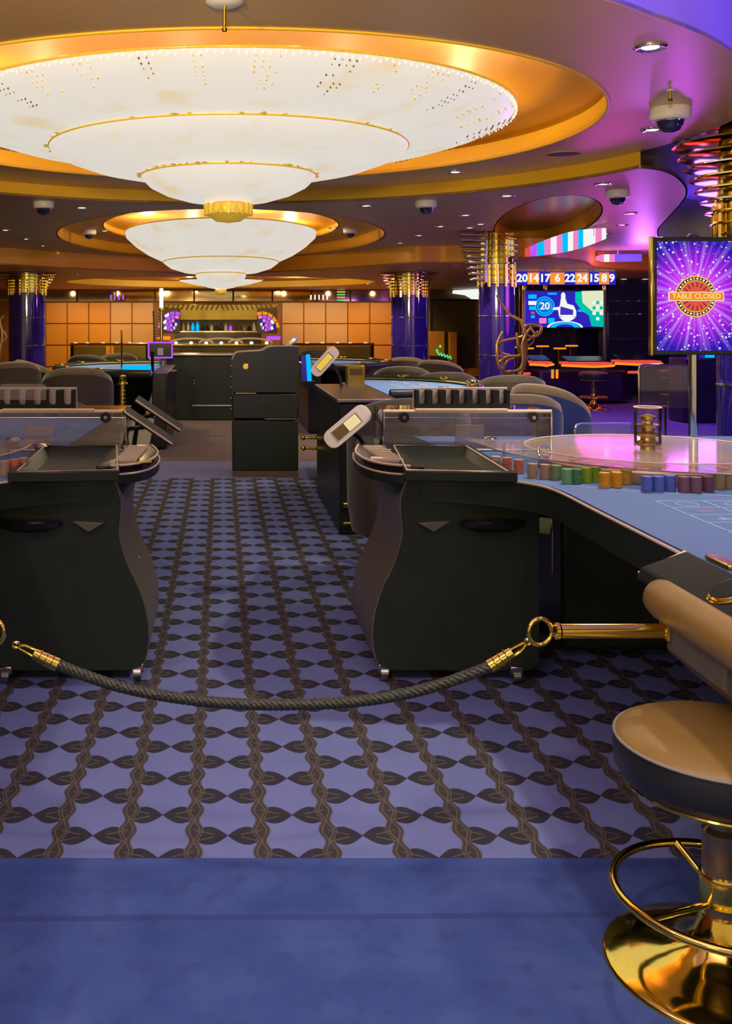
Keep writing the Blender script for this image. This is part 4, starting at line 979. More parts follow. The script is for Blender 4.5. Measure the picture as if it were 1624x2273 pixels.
# handheld-style payment terminals
def terminal(px, py, Y, length, ang, lab, armpts, scr2):
    c = P(px, py, Y); root = thing('payment_terminal', lab, 'terminal', w=c)
    mt = Matrix.Translation(c) @ Matrix.Rotation(ang, 4, 'Y') @ Matrix.Rotation(R(-12), 4, 'X')
    w = length*.36; L2 = length/2
    def slab(x0, x1, z0, z1, y0, y1, nm, m_, rnd=0):
        pts = [(x0, z0), (x1, z0), (x1, z1), (x0, z1)]
        if rnd:
            pts = []
            for (cx_, cz_, a0) in ((x1-rnd, z1-rnd, 0), (x0+rnd, z1-rnd, pi/2), (x0+rnd, z0+rnd, pi), (x1-rnd, z0+rnd, 3*pi/2)):
                pts += [(cx_+rnd*cos(a0+k*pi/8), cz_+rnd*sin(a0+k*pi/8)) for k in range(5)]
        b = MB(); b.prism(pts, y0, y1, 'Y'); b.v = [tuple(mt @ Vector(v)) for v in b.v]; return b.build(nm, m_, root, 0, bevel=.003 if rnd else 0)
    slab(-L2, L2, -w/2, w/2, -.012, .018, 'housing', 'silver', w*.42)
    slab(-L2*.62, L2*.55, -w*.30, w*.30, -.014, -.010, 'bezel', 'black_g')
    slab(-L2*.58, -L2*.05, -w*.26, w*.26, -.016, -.012, 'screen', scr2[0]); slab(-L2*.05, L2*.50, -w*.26, w*.26, -.016, -.012, 'screen', scr2[1])
    MB().tube(smooth_path([P(*a) for a in armpts], 6), .012, 8).build('arm', 'black_g', root, 80)
    a = P(*armpts[-1]); MB().lathe([(.05, a[2]-.006), (.05, a[2]+.004), (.02, a[2]+.012)], (a[0], a[1], 0), 20).build('arm_foot', 'chrome', root)
terminal(771, 947, 4.95, .265, R(-40), 'lower white tilted terminal beside the right ridged lip', [(775, 955, 5.0), (800, 975, 5.02), (812, 1000, 5.02), (815, 1010, 5.05)], ('olive_d', emis('cream_amber_screen', (.85, .68, .34))))
terminal(721, 803, 7.9, .27, R(-48), 'upper white tilted terminal with amber screen on a black gooseneck', [(728, 800, 7.95), (744, 818, 7.97), (754, 838, 7.97), (758, 862, 7.97)], ('yel_e', 'yel_e'))
terminal(649, 757, 9.3, .13, R(-38), 'small white terminal lying on the podium top', [(648, 760, 9.35), (644, 765, 9.35), (640, 768, 9.35)], ('yel_e', 'white_e'))

# ------------------------------------------------------------------ middle gaming tables
def gaming_table(cx_, cy_, r, lab, feltm, flip=1, hz=.84, cabinet=True):
    root = thing('card_table', lab, 'table', w=(cx_, cy_, 0))
    half = [(cx_+flip*r*cos(a)*1.0, cy_+r*sin(a)*1.15) for a in [R(-90)+i*pi/28 for i in range(29)]]
    MB().prism(half, hz-.03, hz).build('felt_top', feltm, root, 0)
    MB().tube([(x, y, hz) for x, y in [(cx_+flip*(r+.05)*cos(a), cy_+(r+.05)*sin(a)*1.15) for a in [R(-90)+i*pi/28 for i in range(29)]]], .045, 12).build('padded_rail', 'leather_b', root, 80)
    MB().tube([(x, y, hz+.02) for x, y in half], .008, 6).build('brass_inlay', 'brass', root)
    for k in range(5):
        a = R(-60+30*k); MB().torus((cx_+flip*(r+.03)*cos(a), cy_+(r+.03)*sin(a)*1.15, hz+.045), .045, .010, 20, 6).build('cup_ring', 'brass', root)
    MB().lathe([(r*.30, 0), (r*.28, .05), (r*.22, .3), (r*.3, .6), (r*.55, hz-.03)], (cx_+flip*r*.35, cy_, 0), 24).build('pedestal', 'black', root, 50)
    if cabinet:
        MB().span((cx_-flip*.16, cy_-r*.95, .02), (cx_, cy_+r*.95, hz-.01)).build('dealer_side', 'black', root, 0, bevel=.01)
    return root
gaming_table(1.28, 8.75, .85, 'card table with bright blue felt behind the right acrylic case', 'felt2')
gaming_table(1.25, 13.6, .95, 'farther right card table with pale blue felt near the orange wall', 'felt2')
gaming_table(-.75, 12.2, 1.15, 'card table with pale blue felt left of the counter cabinet', 'felt2', -1)
# playing-card markings on the nearer felt
cards = [(920, 851, .06), (948, 848, .05), (907, 860, .09), (893, 855, .05), (955, 853, .05), (962, 857, .04), (940, 845, .05), (890, 846, .06), (930, 858, .05)]
for i, (px, py, w) in enumerate(cards):
    x, y = Q(px-20, py, .842)
    tag(MB().box((x, y, .8425), (w, .085, .003), (0, 0, i*.5)).build('playing_card', 'white', None, 0), 'white card on the bright blue felt, %s from the left' % ORD[sorted(c_[0] for c_ in cards).index(px)], 'card', 'cards on the nearer blue felt')
# dealer cabinet panels on the right of the aisle (behind the near table)
root = thing('dealer_cabinet', 'tall black dealer cabinet with brass foot rail between podium and right pedestal', 'cabinet', w=(.95, 7.4, 0))
MB().span((X_(0)*0+.78, 6.7, .0), (1.35, 6.78, .86)).build('front_panel', 'black', root, 0, bevel=.01)
MB().span((.78, 6.78, .0), (.83, 8.3, .86)).build('side_panel', 'black', root, 0, bevel=.01)
MB().span((.80, 8.30, .0), (1.08, 8.40, .86)).build('rear_panel', 'black', root, 0, bevel=.01)
MB().span((.76, 6.68, .865), (1.16, 8.3, .89)).build('worktop', 'steel', root, 0, bevel=.006)
MB().tube([(.80, 6.66, .20), (1.3, 6.66, .20)], .018, 10).build('foot_rail', 'brass', root)
for xx in (.86, 1.2): MB().lathe([(.001, -.03), (.028, -.015), (.03, 0), (.028, .015), (.001, .03)], (xx, 6.655, .20), 16).build('rail_ball', 'brass', root, 60)
MB().tube([(.80, 6.66, .08), (1.2, 6.66, .08)], .010, 10).build('foot_rail', 'brass_d', root)
# brass rail posts visible between podium and cabinet
for i, (px, py, Y) in enumerate(((683, 972, 8.35), (684, 995, 8.35))):
    x, y, z = P(px, py, Y)
    MB().tube([(x-.04, y, z), (x+.09, y, z)], .012, 10).lathe([(.001, -.022), (.018, -.012), (.022, 0), (.018, .012), (.001, .022)], (x-.04, y, z), 14).build('brass_peg', 'brass', root, 50)
# card shuffler box + glowing tube lamps on the tables
x, y, z = P(782, 846, 8.1)
root = thing('card_shoe', 'olive-gold upright box beside the bright blue felt', 'box', w=(x, y, .87))
MB().box((x+.02, y, .955), (.14, .12, .19)).build('shoe_body', 'olive', root, 0, bevel=.008)
MB().box((x+.02, y-.062, 1.0), (.10, .006, .05)).build('shoe_slot', 'olive_d', root, 0)
x, y, z = P(685, 818, 8.6)
root = thing('light_column', 'upright glowing cyan and blue light strip right of the podium', 'lamp', w=(x, y, .84))
MB().box((x, y, z+.0), (.035, .03, .24), (0, -.06, 0)).build('strip', 'cyan_e', root, 0, bevel=.008)
MB().box((x-.03, y+.02, z), (.06, .03, .22)).build('back_plate', mat('blue_plate', (.02, .02, .5), .3, noise=.1), root, 0)
MB().box((x-.0, y+.02, .87), (.10, .08, .05)).build('foot', 'black_g', root, 0)
x, y, z = P(304, 817, 11.3)
root = thing('light_bar_display', 'horizontal glowing cyan and violet light bar on the left blue table', 'lamp', w=(x, y, .84))
MB().box((x, y, z), (.32, .05, .05)).build('strip', 'cyan_e', root, 0, bevel=.015)
MB().box((x, y+.01, z-.05), (.34, .06, .04)).build('lower_strip', 'purple_e', root, 0, bevel=.01)
MB().cyl((x-.17, y, .80), (x-.17, y, z+.42), .010, 8).build('mast', 'chrome', root)
MB().cyl((x+.17, y, .80), (x+.17, y, z+.18), .018, 8).build('mast', 'black_g', root)
# upright brass post in front of it
x, y, z = P(272, 850, 6.6)
root = thing('brass_post', 'brass post with a round cap behind the left acrylic case', 'post', w=(x, y, 0))
MB().cyl((x, y, 0), (x, y, z), .017, 16).build('shaft', 'brass_d', root)
MB().lathe([(.034, z-.012), (.036, z-.006), (.034, z), (.020, z+.006), (.024, z+.012), (.024, z+.045), (.016, z+.052), (.001, z+.054)], (x, y, 0), 24).build('cap', 'brass', root)
for k in range(10): MB().torus((x, y, z-.05-.025*k), .0175, .003, 16, 6).build('ridge', 'brass_d', root)
MB().lathe([(.11, 0), (.11, .01), (.03, .03)], (x, y, 0), 24).build('foot', 'brass_d', root)
# pair of dark tilted panels on the left aisle corner
for i, (px, py, Y, w) in enumerate(((352, 918, 4.9, .26), (330, 945, 4.7, .27))):
    c = P(px, py, Y)
    root = thing('tilted_screen', 'dark tilted panel seen edge-on at the left aisle corner, %s one' % ('upper' if i == 0 else 'lower'), 'screen', w=c)
    MB().box(c, (w, .09, .014), (R(14), R(34), 0)).build('panel', 'pod', root, 0, bevel=.004)
    MB().box((c[0], c[1]-.047, c[2]-.004), (w*.98, .006, .006), (R(14), R(34), 0)).build('edge_strip', 'rim', root, 0)
    MB().tube([(c[0]-.02, c[1], c[2]-.005), (c[0]-.10, c[1]+.02, .90 if i else .93), (c[0]-.12, c[1]+.02, .80)], .012, 8).build('arm', 'black_g', root)
# tall candle-lamp post and framed violet screen
x, y, z = P(358, 640, 14.0)
root = thing('candle_post', 'tall slender brass post with glowing white candle top left of the back bar', 'lamp', w=(x, y, .84))
zb = P(0, 868, 14.0)[2]
MB().cyl((x, y, zb-.4), (x, y, P(0, 690, 14.0)[2]), .022, 12).build('shaft', 'brass_d', root)
MB().cyl((x, y, P(0, 690, 14.0)[2]), (x, y, z), .026, 12).build('candle', 'lampsoft', root)
MB().lathe([(.02, -.02), (.04, 0), (.03, .03)], (x, y, P(0, 688, 14.0)[2]), 16).build('candle_cup', 'brass', root)
MB().lathe([(.16, 0), (.16, .015), (.03, .05)], (x, y, 0), 20).build('foot', 'brass_d', root)
MB().cyl((x, y, .04), (x, y, zb), .03, 12).build('lower_shaft', 'steel', root)
for k in range(10):
    xx, yy_, zz = P(347, 694+k*6.5, 14.0)
    MB().box((xx, yy_, zz), (.085, .05, .016), (0, .35, 0)).build('leaf_blade', 'olive_d', root, 0, bevel=.003)
MB().cyl(P(340, 690, 14.02), P(343, 760, 14.02), .01, 8).build('blade_spine', 'chrome', root)
c = P(356, 777, 12.9)
root = thing('small_monitor', 'small monitor with a glowing violet frame beside the candle post', 'screen', w=(c[0], c[1], .84))
MB().box(c, (.30, .04, .20)).build('housing', 'black_g', root, 0, bevel=.005)
for dx, dz, w, h in ((0, .095, .31, .018), (0, -.095, .31, .018), (-.148, 0, .018, .2), (.148, 0, .018, .2)):
    MB().box((c[0]+dx, c[1]-.022, c[2]+dz), (w, .01, h)).build('frame_light', 'purple_e', root, 0)
MB().box((c[0], c[1]-.022, c[2]-.02), (.07, .008, .09)).build('picture', 'white', root, 0)
MB().cyl((c[0], c[1], .8), (c[0], c[1], c[2]-.1), .02, 8).build('stem', 'steel', root)

# ------------------------------------------------------------------ back bar
Y0 = 22.5; s_ = Y0/F
root = thing('back_bar', 'olive-gold back bar with sloping canopy and brass counter rails at the far end', 'bar', w=(X_(490), Y0, 0))
MB().prism([(X_(362), Z_(676)), (X_(618), Z_(676)), (X_(582), Z_(710)), (X_(388), Z_(710))], Y0, Y0+.5, 'Y').build('canopy', 'olive', root, 0, bevel=.02)
for k in range(22):
    px = 372+k*11; sg = 1 if px < 487 else -1
    MB().box((X_(px), Y0-.01, Z_(682)), (.035, .02, .13), (0, sg*R(28), 0)).build('canopy_slat', 'olive_d', root, 0)
MB().span((X_(388), Y0+.3, Z_(737)), (X_(580), Y0+.5, Z_(710))).build('back_shelf', 'olive_d', root, 0)
MB().span((X_(385), Y0-.15, Z_(738)), (X_(582), Y0+.3, Z_(734))).build('upper_counter', 'brass', root, 0, bevel=.01)
MB().span((X_(388), Y0, Z_(765)), (X_(580), Y0+.3, Z_(738))).build('counter_front', 'black_g', root, 0)
MB().span((X_(375), Y0-.5, Z_(767)), (X_(605), Y0+.1, Z_(763))).build('lower_counter', 'brass', root, 0, bevel=.01)
MB().span((X_(380), Y0-.45, .0), (X_(600), Y0, Z_(768))).build('base_cabinet', 'olive_d', root, 0)
for k in range(3):
    cxp = 425+k*65; MB().tube([(X_(cxp+48*math.cos(a)), Y0-.03, Z_(762-11*sin(a))) for a in [i*pi/16 for i in range(17)]], .025, 8).build('arched_rail', 'rim', root)
for i in range(18):
    px = 396+i*10.5; h = random.uniform(.10, .2); m_ = random.choice(['white', 'black_g', 'glass_f', 'olive_d', 'white'])
    if 418 < px < 445 or 505 < px < 522: m_ = 'cyan_e' if px < 450 else 'purple_e'
    b = MB(); zb_ = Z_(734); b.lathe([(.035, zb_), (.035, zb_+h*.6), (.014, zb_+h*.8), (.014, zb_+h)], (X_(px), Y0+.12, 0), 10)
    tag(b.build('bottle', m_, None, 40), 'bottle on the upper counter of the back bar, %s from the left' % ORD[i], 'bottle', 'bottles on the back bar counter')
for i in range(7):
    px = 392+i*33; x = X_(px)
    tag(MB().lathe([(.03, Z_(763)), (.04, Z_(763)+.02), (.03, Z_(763)+.05), (.001, Z_(763)+.06)], (x, Y0-.35, 0), 12).build('counter_lamp', 'lampsoft', None, 50), 'small glowing lamp on the lower bar counter, %s from the left' % ORD[i], 'lamp', 'lamps on the lower bar counter')
# stained-glass fans either side of the bar
for sgn, pxc, lab in ((-1, 378, 'violet stained-glass fan at the left of the back bar'), (1, 592, 'violet and orange stained-glass fan at the right of the back bar')):
    root = thing('stained_glass_fan', lab, 'stained glass', w=(X_(pxc), Y0-.2, Z_(735)))
    cols = ['purple_e', 'white_e', 'pink_e', 'purple_e', 'blue_e']
    for ri in range(5):
        for k in range(8):
            a0 = pi*.08+k*pi*.11/1; r0 = .06+ri*.075; r1 = r0+.062; a1 = a0+pi*.09
            cx0 = X_(pxc-10*sgn)
            pts = [(cx0+sgn*r*cos(a)*.9, Z_(738)+r*sin(a)*1.1) for r, a in ((r0, a0), (r1, a0), (r1, a1), (r0, a1))]
            if a0 > pi*.62: continue
            MB().prism(pts, Y0-.22, Y0-.20, 'Y').build('glass_piece', ('orange_e' if (ri == 4 and sgn == 1) else cols[(ri*3+k*2) % 5]), root, 0)
    MB().box((X_(pxc), Y0-.16, Z_(712)), (.44, .03, .56)).build('backing', 'olive_d', root, 0)
    MB().box((X_(pxc+14*sgn), Y0-.2, Z_(750)), (.3, .05, .08)).build('lit_ledge', 'orange_e' if sgn < 0 else 'purple_e', root, 0)
# far tables with gold rims in front of the orange walls
for pxa, pxb, Yf, lab in ((156, 330, 19.5, 'far glass-fronted table with gold rim in front of the left orange wall'), (640, 830, 19.5, 'far table with gold rim in front of the right orange wall')):
    root = thing('far_table', lab, 'table', w=((pxa+pxb-2*CX)/2*Yf/F, Yf, 0)); xa_, xb_ = (pxa-CX)*Yf/F, (pxb-CX)*Yf/F; zt = H-(764-CY)*Yf/F
    MB().span((xa_, Yf, zt-.03), (xb_, Yf+.8, zt)).build('top', 'black_g', root, 0, bevel=.01)
    MB().tube([(xa_, Yf-.01, zt), (xb_, Yf-.01, zt)], .022, 8).build('gold_rim', 'brass', root)
    MB().span((xa_+.02, Yf+.05, .3), (xa_+(xb_-xa_)*.45, Yf+.08, zt-.04)).build('front_panel', 'olive', root, 0)
    MB().span((xb_-(xb_-xa_)*.45, Yf+.05, .3), (xb_-.02, Yf+.08, zt-.04)).build('front_panel', 'olive', root, 0)
    for xx in (xa_+.03, xb_-.03): MB().span((xx-.03, Yf+.02, 0), (xx+.03, Yf+.08, zt)).build('leg', 'black_g', root, 0)
    for k in range(6):
        xx = xa_+(xb_-xa_)*(.06+.17*k+random.uniform(-.02, .02))
        MB().lathe([(.04, zt), (.045, zt+.02), (.001, zt+.035)], (xx, Yf+.1, 0), 10).build('rim_light', 'lampsoft', root, 40)

# ------------------------------------------------------------------ mirrored bay with door, right of the second column
Y0 = 25.6; s_ = Y0/F
MB().span((X_(948), Y0, 0), (X_(1062), Y0+.1, 2.2)).build('wall_alcove', 'olive_d', None, 0, kind='structure')
MB().span((X_(948), Y0-.1, .02), (X_(1062), Y0, .22)).build('baseboard_alcove', 'tile_o', None, 0, kind='structure')
for i, px in enumerate((950, 1060)): MB().span((X_(px)-.04, Y0-.08, 0), (X_(px)+.04, Y0, 2.2)).build('trim_%d' % (50+i), 'olive', None, 0, kind='structure')
MB().span((X_(948), Y0-.2, Z_(668)), (X_(1062), Y0-.05, Z_(664))).build('trim_52', 'brass', None, 0, kind='structure')
tag(MB().span((X_(950), Y0-.12, Z_(790)), (X_(984), Y0-.04, Z_(735))).build('orange_screen_panel', 'tile_o', None, 0, bevel=.01), 'orange square panel leaning in the dark mirrored alcove', 'panel')
tag(MB().span((X_(992), Y0-.3, .2), (X_(1008), Y0-.1, Z_(737))).build('pedestal_post', 'tile_o', None, 0, bevel=.01), 'orange narrow pedestal in the dark mirrored alcove', 'pedestal')
tag(MB().prism([(X_(1000), Z_(645)), (X_(1062), Z_(642)), (X_(1062), Z_(665)), (X_(1040), Z_(664)), (X_(1026), Z_(656)), (X_(998), Z_(652))], Y0-.3, Y0-.25, 'Y').build('lit_ceiling_panel', 'white_e', None, 0), 'bright white glowing panel above the dark alcove', 'light')
tag(MB().tube([(X_(963+k*2.2), Y0-.35, Z_(783+k*.7)+.045*sin(k*2.1)) for k in range(15)], .018, 6).build('neon_tube', 'green_e', None, 60), 'small wavy green neon tube low in the dark alcove', 'neon')
for px, py in ((963, 777), (970, 768)): tag(MB().lathe([(.001, -.04), (.04, 0), (.001, .04)], (X_(px), Y0-.35, Z_(py)), 10).build('green_lamp', 'green_e', None, 50), 'tiny green lamp above the wavy green neon tube, %s one' % ('lower left' if px < 966 else 'upper right'), 'lamp', 'green lamps in the alcove')

# ------------------------------------------------------------------ gaming corner on the right
Yw = 20.5
xw0, xw1 = (1165-CX)*Yw/F-.1, 9.5
MB().span((xw0, Yw, 0), (xw1, Yw+.1, 2.2)).build('wall_gaming_corner', 'navy', None, 0, kind='structure')
# dark shelving unit between game screen and sign
Y0 = 19.4; s_ = Y0/F
root = thing('shelf_cabinet', 'dark navy glass-fronted shelf cabinet left of the lit sign', 'cabinet', w=(X_(1400), Y0, 0))
MB().span((X_(1348), Y0, 0), (X_(1455), Y0+.5, Z_(612))).build('carcass', 'navy', root, 0, bevel=.02)
for py in (668, 697, 752): MB().box((X_(1400), Y0-.01, Z_(py)), (.80, .02, .012)).build('shelf_edge', 'blue_col', root, 0)
for px in (1368, 1392, 1418, 1442):
    for py in (668, 697): MB().box((X_(px), Y0-.02, Z_(py)), (.05, .01, .012)).build('shelf_clip', 'purple_e' if (px+py) % 3 == 0 else 'chrome', root, 0)
for px in (1382, 1429): MB().lathe([(.05, 0), (.03, .05), (.001, .06)], (X_(px), Y0-.05, Z_(620)), 12).build('shelf_lamp', 'lampsoft', root, 40)
# number display
Y0 = 16.4; s_ = Y0/F
root = thing('number_display', 'long lit display board with white roulette numbers above the game screen', 'display', w=(X_(1255), Y0, Z_(618)))
MB().box((X_(1255), Y0+.03, Z_(618)), (222*s_, .06, 28*s_)).build('housing', 'blue_e', root, 0)
tiles = [(1158, 26, 'blue_e', '20'), (1183, 26, 'orange_e', '14'), (1208, 22, 'blue_e', '17'), (1236, 32, 'orange_e', '6'), (1264, 24, 'blue_e', '22'), (1291, 30, 'orange_e', '24'), (1317, 22, 'blue_e', '15'), (1340, 22, 'orange_e', '8'), (1357, 14, 'blue_e', '9')]
for px, w, m_, tx in tiles:
    tl = MB().box((X_(px), Y0-.004, Z_(618)), (w*s_, .01, 26*s_)).build('tile', m_, root, 0)
    text_mb(tx, 24*s_, Matrix.Translation((X_(px), Y0-.014, Z_(618))) @ FACE, .003, .006).build('digits', 'white_e', tl, 0)
for px in (1170, 1350): MB().cyl((X_(px), Y0+.03, Z_(606)), (X_(px), Y0+.03, 2.2), .015, 8).build('hanger', 'chrome', root)
# game screen
Y0 = 19.3; s_ = Y0/F
root = thing('game_screen', 'wide lit game screen showing 20 in a blue circle and a presenter', 'screen', w=(X_(1255), Y0, Z_(685)))
MB().box((X_(1253), Y0+.04, Z_(686)), (184*s_, .08, 90*s_)).build('housing', 'black_g', root, 0, bevel=.01)
MB().box((X_(1253), Y0-.003, Z_(686)), (174*s_, .006, 80*s_)).build('picture', 'blue_e', root, 0)
def flat(pts, m_, yo, nm='picture_shape'):
    MB().prism([(X_(a), Z_(b)) for a, b in pts], Y0-yo-.003, Y0-yo, 'Y').build(nm, m_, root, 0)
flat([(1276, 648), (1340, 646), (1340, 726), (1312, 724), (1306, 700), (1290, 690), (1276, 670)], 'teal_e', .006)
flat([(1290, 646), (1338, 645), (1338, 700), (1312, 690), (1292, 672)], emis('cream_screen', (.75, .82, .55)), .009)
for i in range(12): flat([(1314+(i % 3)*8, 668+(i//3)*12), (1321+(i % 3)*8, 668+(i//3)*12), (1321+(i % 3)*8, 675+(i//3)*12), (1314+(i % 3)*8, 675+(i//3)*12)], 'teal_e' if i % 2 else 'white_e', .012)
for r, m_, yo in ((22, 'cyan_e', .006), (19, 'blue_e', .009), (17, 'cyan_e', .012), (14, emis('mid_blue', (.0, .18, .7)), .015)):
    flat([(1208+r*cos(a), 680+r*sin(a)) for a in [i*pi/16 for i in range(32)]], m_, yo)
text_mb('20', 22*s_, Matrix.Translation((X_(1208), Y0-.022, Z_(680))) @ FACE, .003, .004).build('digits', 'white_e', root, 0)
# presenter: head, neck, shoulders and arm outline
flat([(1249+5*cos(a), 657+8*sin(a)) for a in [i*pi/10 for i in range(20)]], 'white_e', .012)
flat([(1244, 662), (1254, 662), (1258, 674), (1272, 678), (1278, 690), (1278, 702), (1258, 706), (1240, 702), (1238, 690), (1242, 676)], 'white_e', .009)
flat([(1243, 680), (1257, 684), (1271, 688), (1271, 699), (1242, 699)], emis('navy_dress', (.06, .03, .5)), .013)
flat([(1226, 683), (1240, 681), (1240, 688), (1226, 688)], 'white_e', .009)
flat([(1240, 704), (1278, 704), (1268, 711), (1256, 715), (1248, 711)], 'white_e', .007)
for r0, r1, m_ in ((40, 34, 'white_e'), (32, 20, 'cyan_e')):
    flat([(1253+r0*cos(a), 727-r0*.36*sin(a)) for a in [i*pi/16 for i in range(17)]]+[(1253+r1*cos(a), 727-r1*.36*sin(a)) for a in [pi-i*pi/16 for i in range(17)]], m_, .008)
for i, (a, b, w, h, m_) in enumerate(((1172, 654, 18, 9, 'cyan_e'), (1172, 668, 18, 9, 'white_e'), (1174, 680, 14, 8, 'cyan_e'), (1178, 692, 8, 5, 'red_e'), (1178, 700, 8, 6, 'cyan_e'), (1196, 706, 16, 12, 'pink_e'), (1216, 706, 14, 12, 'cyan_e'), (1215, 650, 20, 4, 'cyan_e'), (1282, 687, 22, 5, 'cyan_e'))):
    flat([(a, b), (a+w, b), (a+w, b+h), (a, b+h)], m_, .006)
for px in (1163, 1342): MB().span((X_(px)-.03, Y0-.02, 0), (X_(px)+.03, Y0+.06, Z_(636))).build('side_post', 'steel', root, 0, bevel=.01)
for px in (1163, 1210, 1340): MB().lathe([(.05, -.05), (.05, .03), (.02, .06)], (X_(px), Y0-.03, Z_(638)), 12).build('top_lamp', 'brass', root)
# terminals around the game table
Y0 = 17.2; s_ = Y0/F
root = thing('game_terminal_table', 'dark multi-player game table with orange-lit red terminals', 'gaming table', w=(X_(1290), Y0+.5, 0))
MB().prism([(X_(a), Y0+b) for a, b in ((1165, .3), (1200, 0), (1380, 0), (1420, .3), (1400, 1.1), (1190, 1.1))], .05, Z_(822)).build('body', 'navy', root, 0, bevel=.03)
def term_top(pts, yo, zt):
    P3 = [(X_(a), Y0+yo+b, H-(c-CY)*s_) for a, c, b in pts]
    return P3
for i, (pa, pb, y_, w) in enumerate(((1165, 1222, 800, 0), (1235, 1355, 802, 0), (1352, 1460, 798, 0))):
    zt = Z_(y_); xa_, xb_ = X_(pa), X_(pb)
    MB().prism([(xa_+.05, Y0-.25), (xa_+.2, Y0-.38), (xb_-.2, Y0-.38), (xb_-.05, Y0-.25), (xb_-.12, Y0+.25), (xa_+.12, Y0+.25)], zt-.05, zt-.01).build('terminal_ledge', 'red_e', root, 0, bevel=.01)
    MB().tube(smooth_path([(xa_+.02, Y0-.2, zt-.06), (xa_+.15, Y0-.40, zt-.06), ((xa_+xb_)/2, Y0-.46, zt-.07), (xb_-.15, Y0-.40, zt-.06), (xb_-.02, Y0-.2, zt-.06)], 5), .020, 8).build('edge_light', 'orange_e', root)
    MB().box(((xa_+xb_)/2, Y0-.02, zt+.04), ((xb_-xa_)*.72, .34, .02), (R(12), 0, 0)).build('terminal_screen', 'navy', root, 0, bevel=.006)
for px, py in ((1180, 773), (1200, 776), (1235, 771), (1275, 776), (1302, 770)):
    MB().box((X_(px), Y0+.75, Z_(py)), (.22, .05, .028)).build('marker_light', 'orange_e', root, 0, bevel=.01)
    MB().span((X_(px)-.02, Y0+.74, .6), (X_(px)+.02, Y0+.78, Z_(py))).build('marker_stem', 'black_g', root, 0)
for px, py in ((1296, 830), (1403, 826), (1164, 829)): MB().box((X_(px), Y0-.03, Z_(py)), (.19, .03, .045)).build('body_light', 'red_e', root, 0, bevel=.015)
for px in (1225, 1235): MB().box((X_(px), Y0-.02, Z_(830)), (.035, .03, .15)).build('body_light', 'orange_e', root, 0)
# clear acrylic screens beside the sign
for i, (pa, pb, pt, pb2, Y, lab) in enumerate(((1418, 1535, 810, 905, 9.0, 'tall clear acrylic divider with rounded corner left of the sign pole'), (1275, 1400, 940, 975, 5.25, 'low clear acrylic divider with violet edge behind the wheel cover'))):
    a = P(pa, pb2, Y); b = P(pb, pt, Y); zb_ = .80 if i else 0.0
    root = thing('acrylic_divider', lab, 'divider', w=((a[0]+b[0])/2, Y, max(zb_, 0)))
    MB().span((a[0], Y, a[2] if not i else .803), (b[0], Y+.006, b[2])).build('pane', 'glass', root, 0)
    rr = .03
    MB().tube([(a[0], Y, a[2] if not i else .803), (a[0], Y, b[2]-rr), (a[0]+rr*.3, Y, b[2]-rr*.3), (a[0]+rr, Y, b[2]), (b[0], Y, b[2])], .006 if i else .010, 6).build('edge', 'chrome', root)
    if not i: MB().span(((a[0]+b[0])/2-.1, Y-.06, 0), ((a[0]+b[0])/2+.1, Y+.06, .02)).build('foot', 'chrome', root, 0); MB().cyl(((a[0]+b[0])/2, Y+.003, .02), ((a[0]+b[0])/2, Y+.003, a[2]), .012, 8).build('foot_post', 'chrome', root)
# slot machine glow at right edge
c = P(1590, 800, 14.0)
root = thing('slot_machine', 'dark machine with a blue glowing dome at the right edge below the sign', 'machine', w=(c[0], c[1], 0))
MB().box((c[0], c[1]+.25, .45), (.9, .5, .9)).build('cabinet', 'navy', root, 0, bevel=.03)
MB().lathe([(.20, .9), (.19, 1.0), (.12, 1.1), (.001, 1.14)], (c[0]-.1, c[1]+.2, 0), 24).build('dome', mat('blue_dome', (.02, .02, .5), .1, noise=.1), root, 60)
MB().box((c[0]-.1, c[1]-.01, .93), (.12, .03, .06)).build('screen', 'cyan_e', root, 0)
# coloured LED bands on the ceiling edges
root = thing('light_band', 'curved band of pink, white and cyan light above the numbers display', 'lights', w=P(1250, 540, 12.2))
lp_ = smooth_path([P(1166, 561, 12.6), P(1215, 548, 12.1), P(1260, 537, 11.7), P(1300, 528, 11.3), P(1345, 518, 10.9)], 7)
cl = ['red_e', 'purple_e', 'cyan_e', 'pink_e', 'white_e', 'pink_e', 'cyan_e', 'white_e', 'pink_e', 'cyan_e', 'white_e', 'white_e', 'pink_e', 'white_e', 'cyan_e', 'purple_e']
for i in range(len(lp_)-1):
    a, b = Vector(lp_[i]), Vector(lp_[i+1]); h0 = .11*sin(pi*(i+6)/40)+.0; z0a, z0b = a.z, b.z
    MB().add([(a.x, a.y, z0a-h0), (b.x, b.y, z0b-h0), (b.x, b.y, z0b+h0), (a.x, a.y, z0a+h0), (a.x, a.y+.03, z0a-h0), (b.x, b.y+.03, z0b-h0), (b.x, b.y+.03, z0b+h0), (a.x, a.y+.03, z0a+h0)],
             [(0, 1, 2, 3), (4, 7, 6, 5), (0, 4, 5, 1), (3, 2, 6, 7), (0, 3, 7, 4), (1, 5, 6, 2)]).build('light_segment', cl[(i//2) % len(cl)], root, 0)
for i in (3, 24): p = lp_[min(i, len(lp_)-1)]; MB().cyl((p[0], p[1]+.03, p[2]), (p[0], p[1]+.03, 2.44), .008, 6).build('hanger', 'chrome', root)
Y0 = 15.0; s_ = Y0/F
root = thing('light_band', 'short pointed pink and blue light band left of the sign top', 'lights', w=(X_(1372), Y0, Z_(572)))
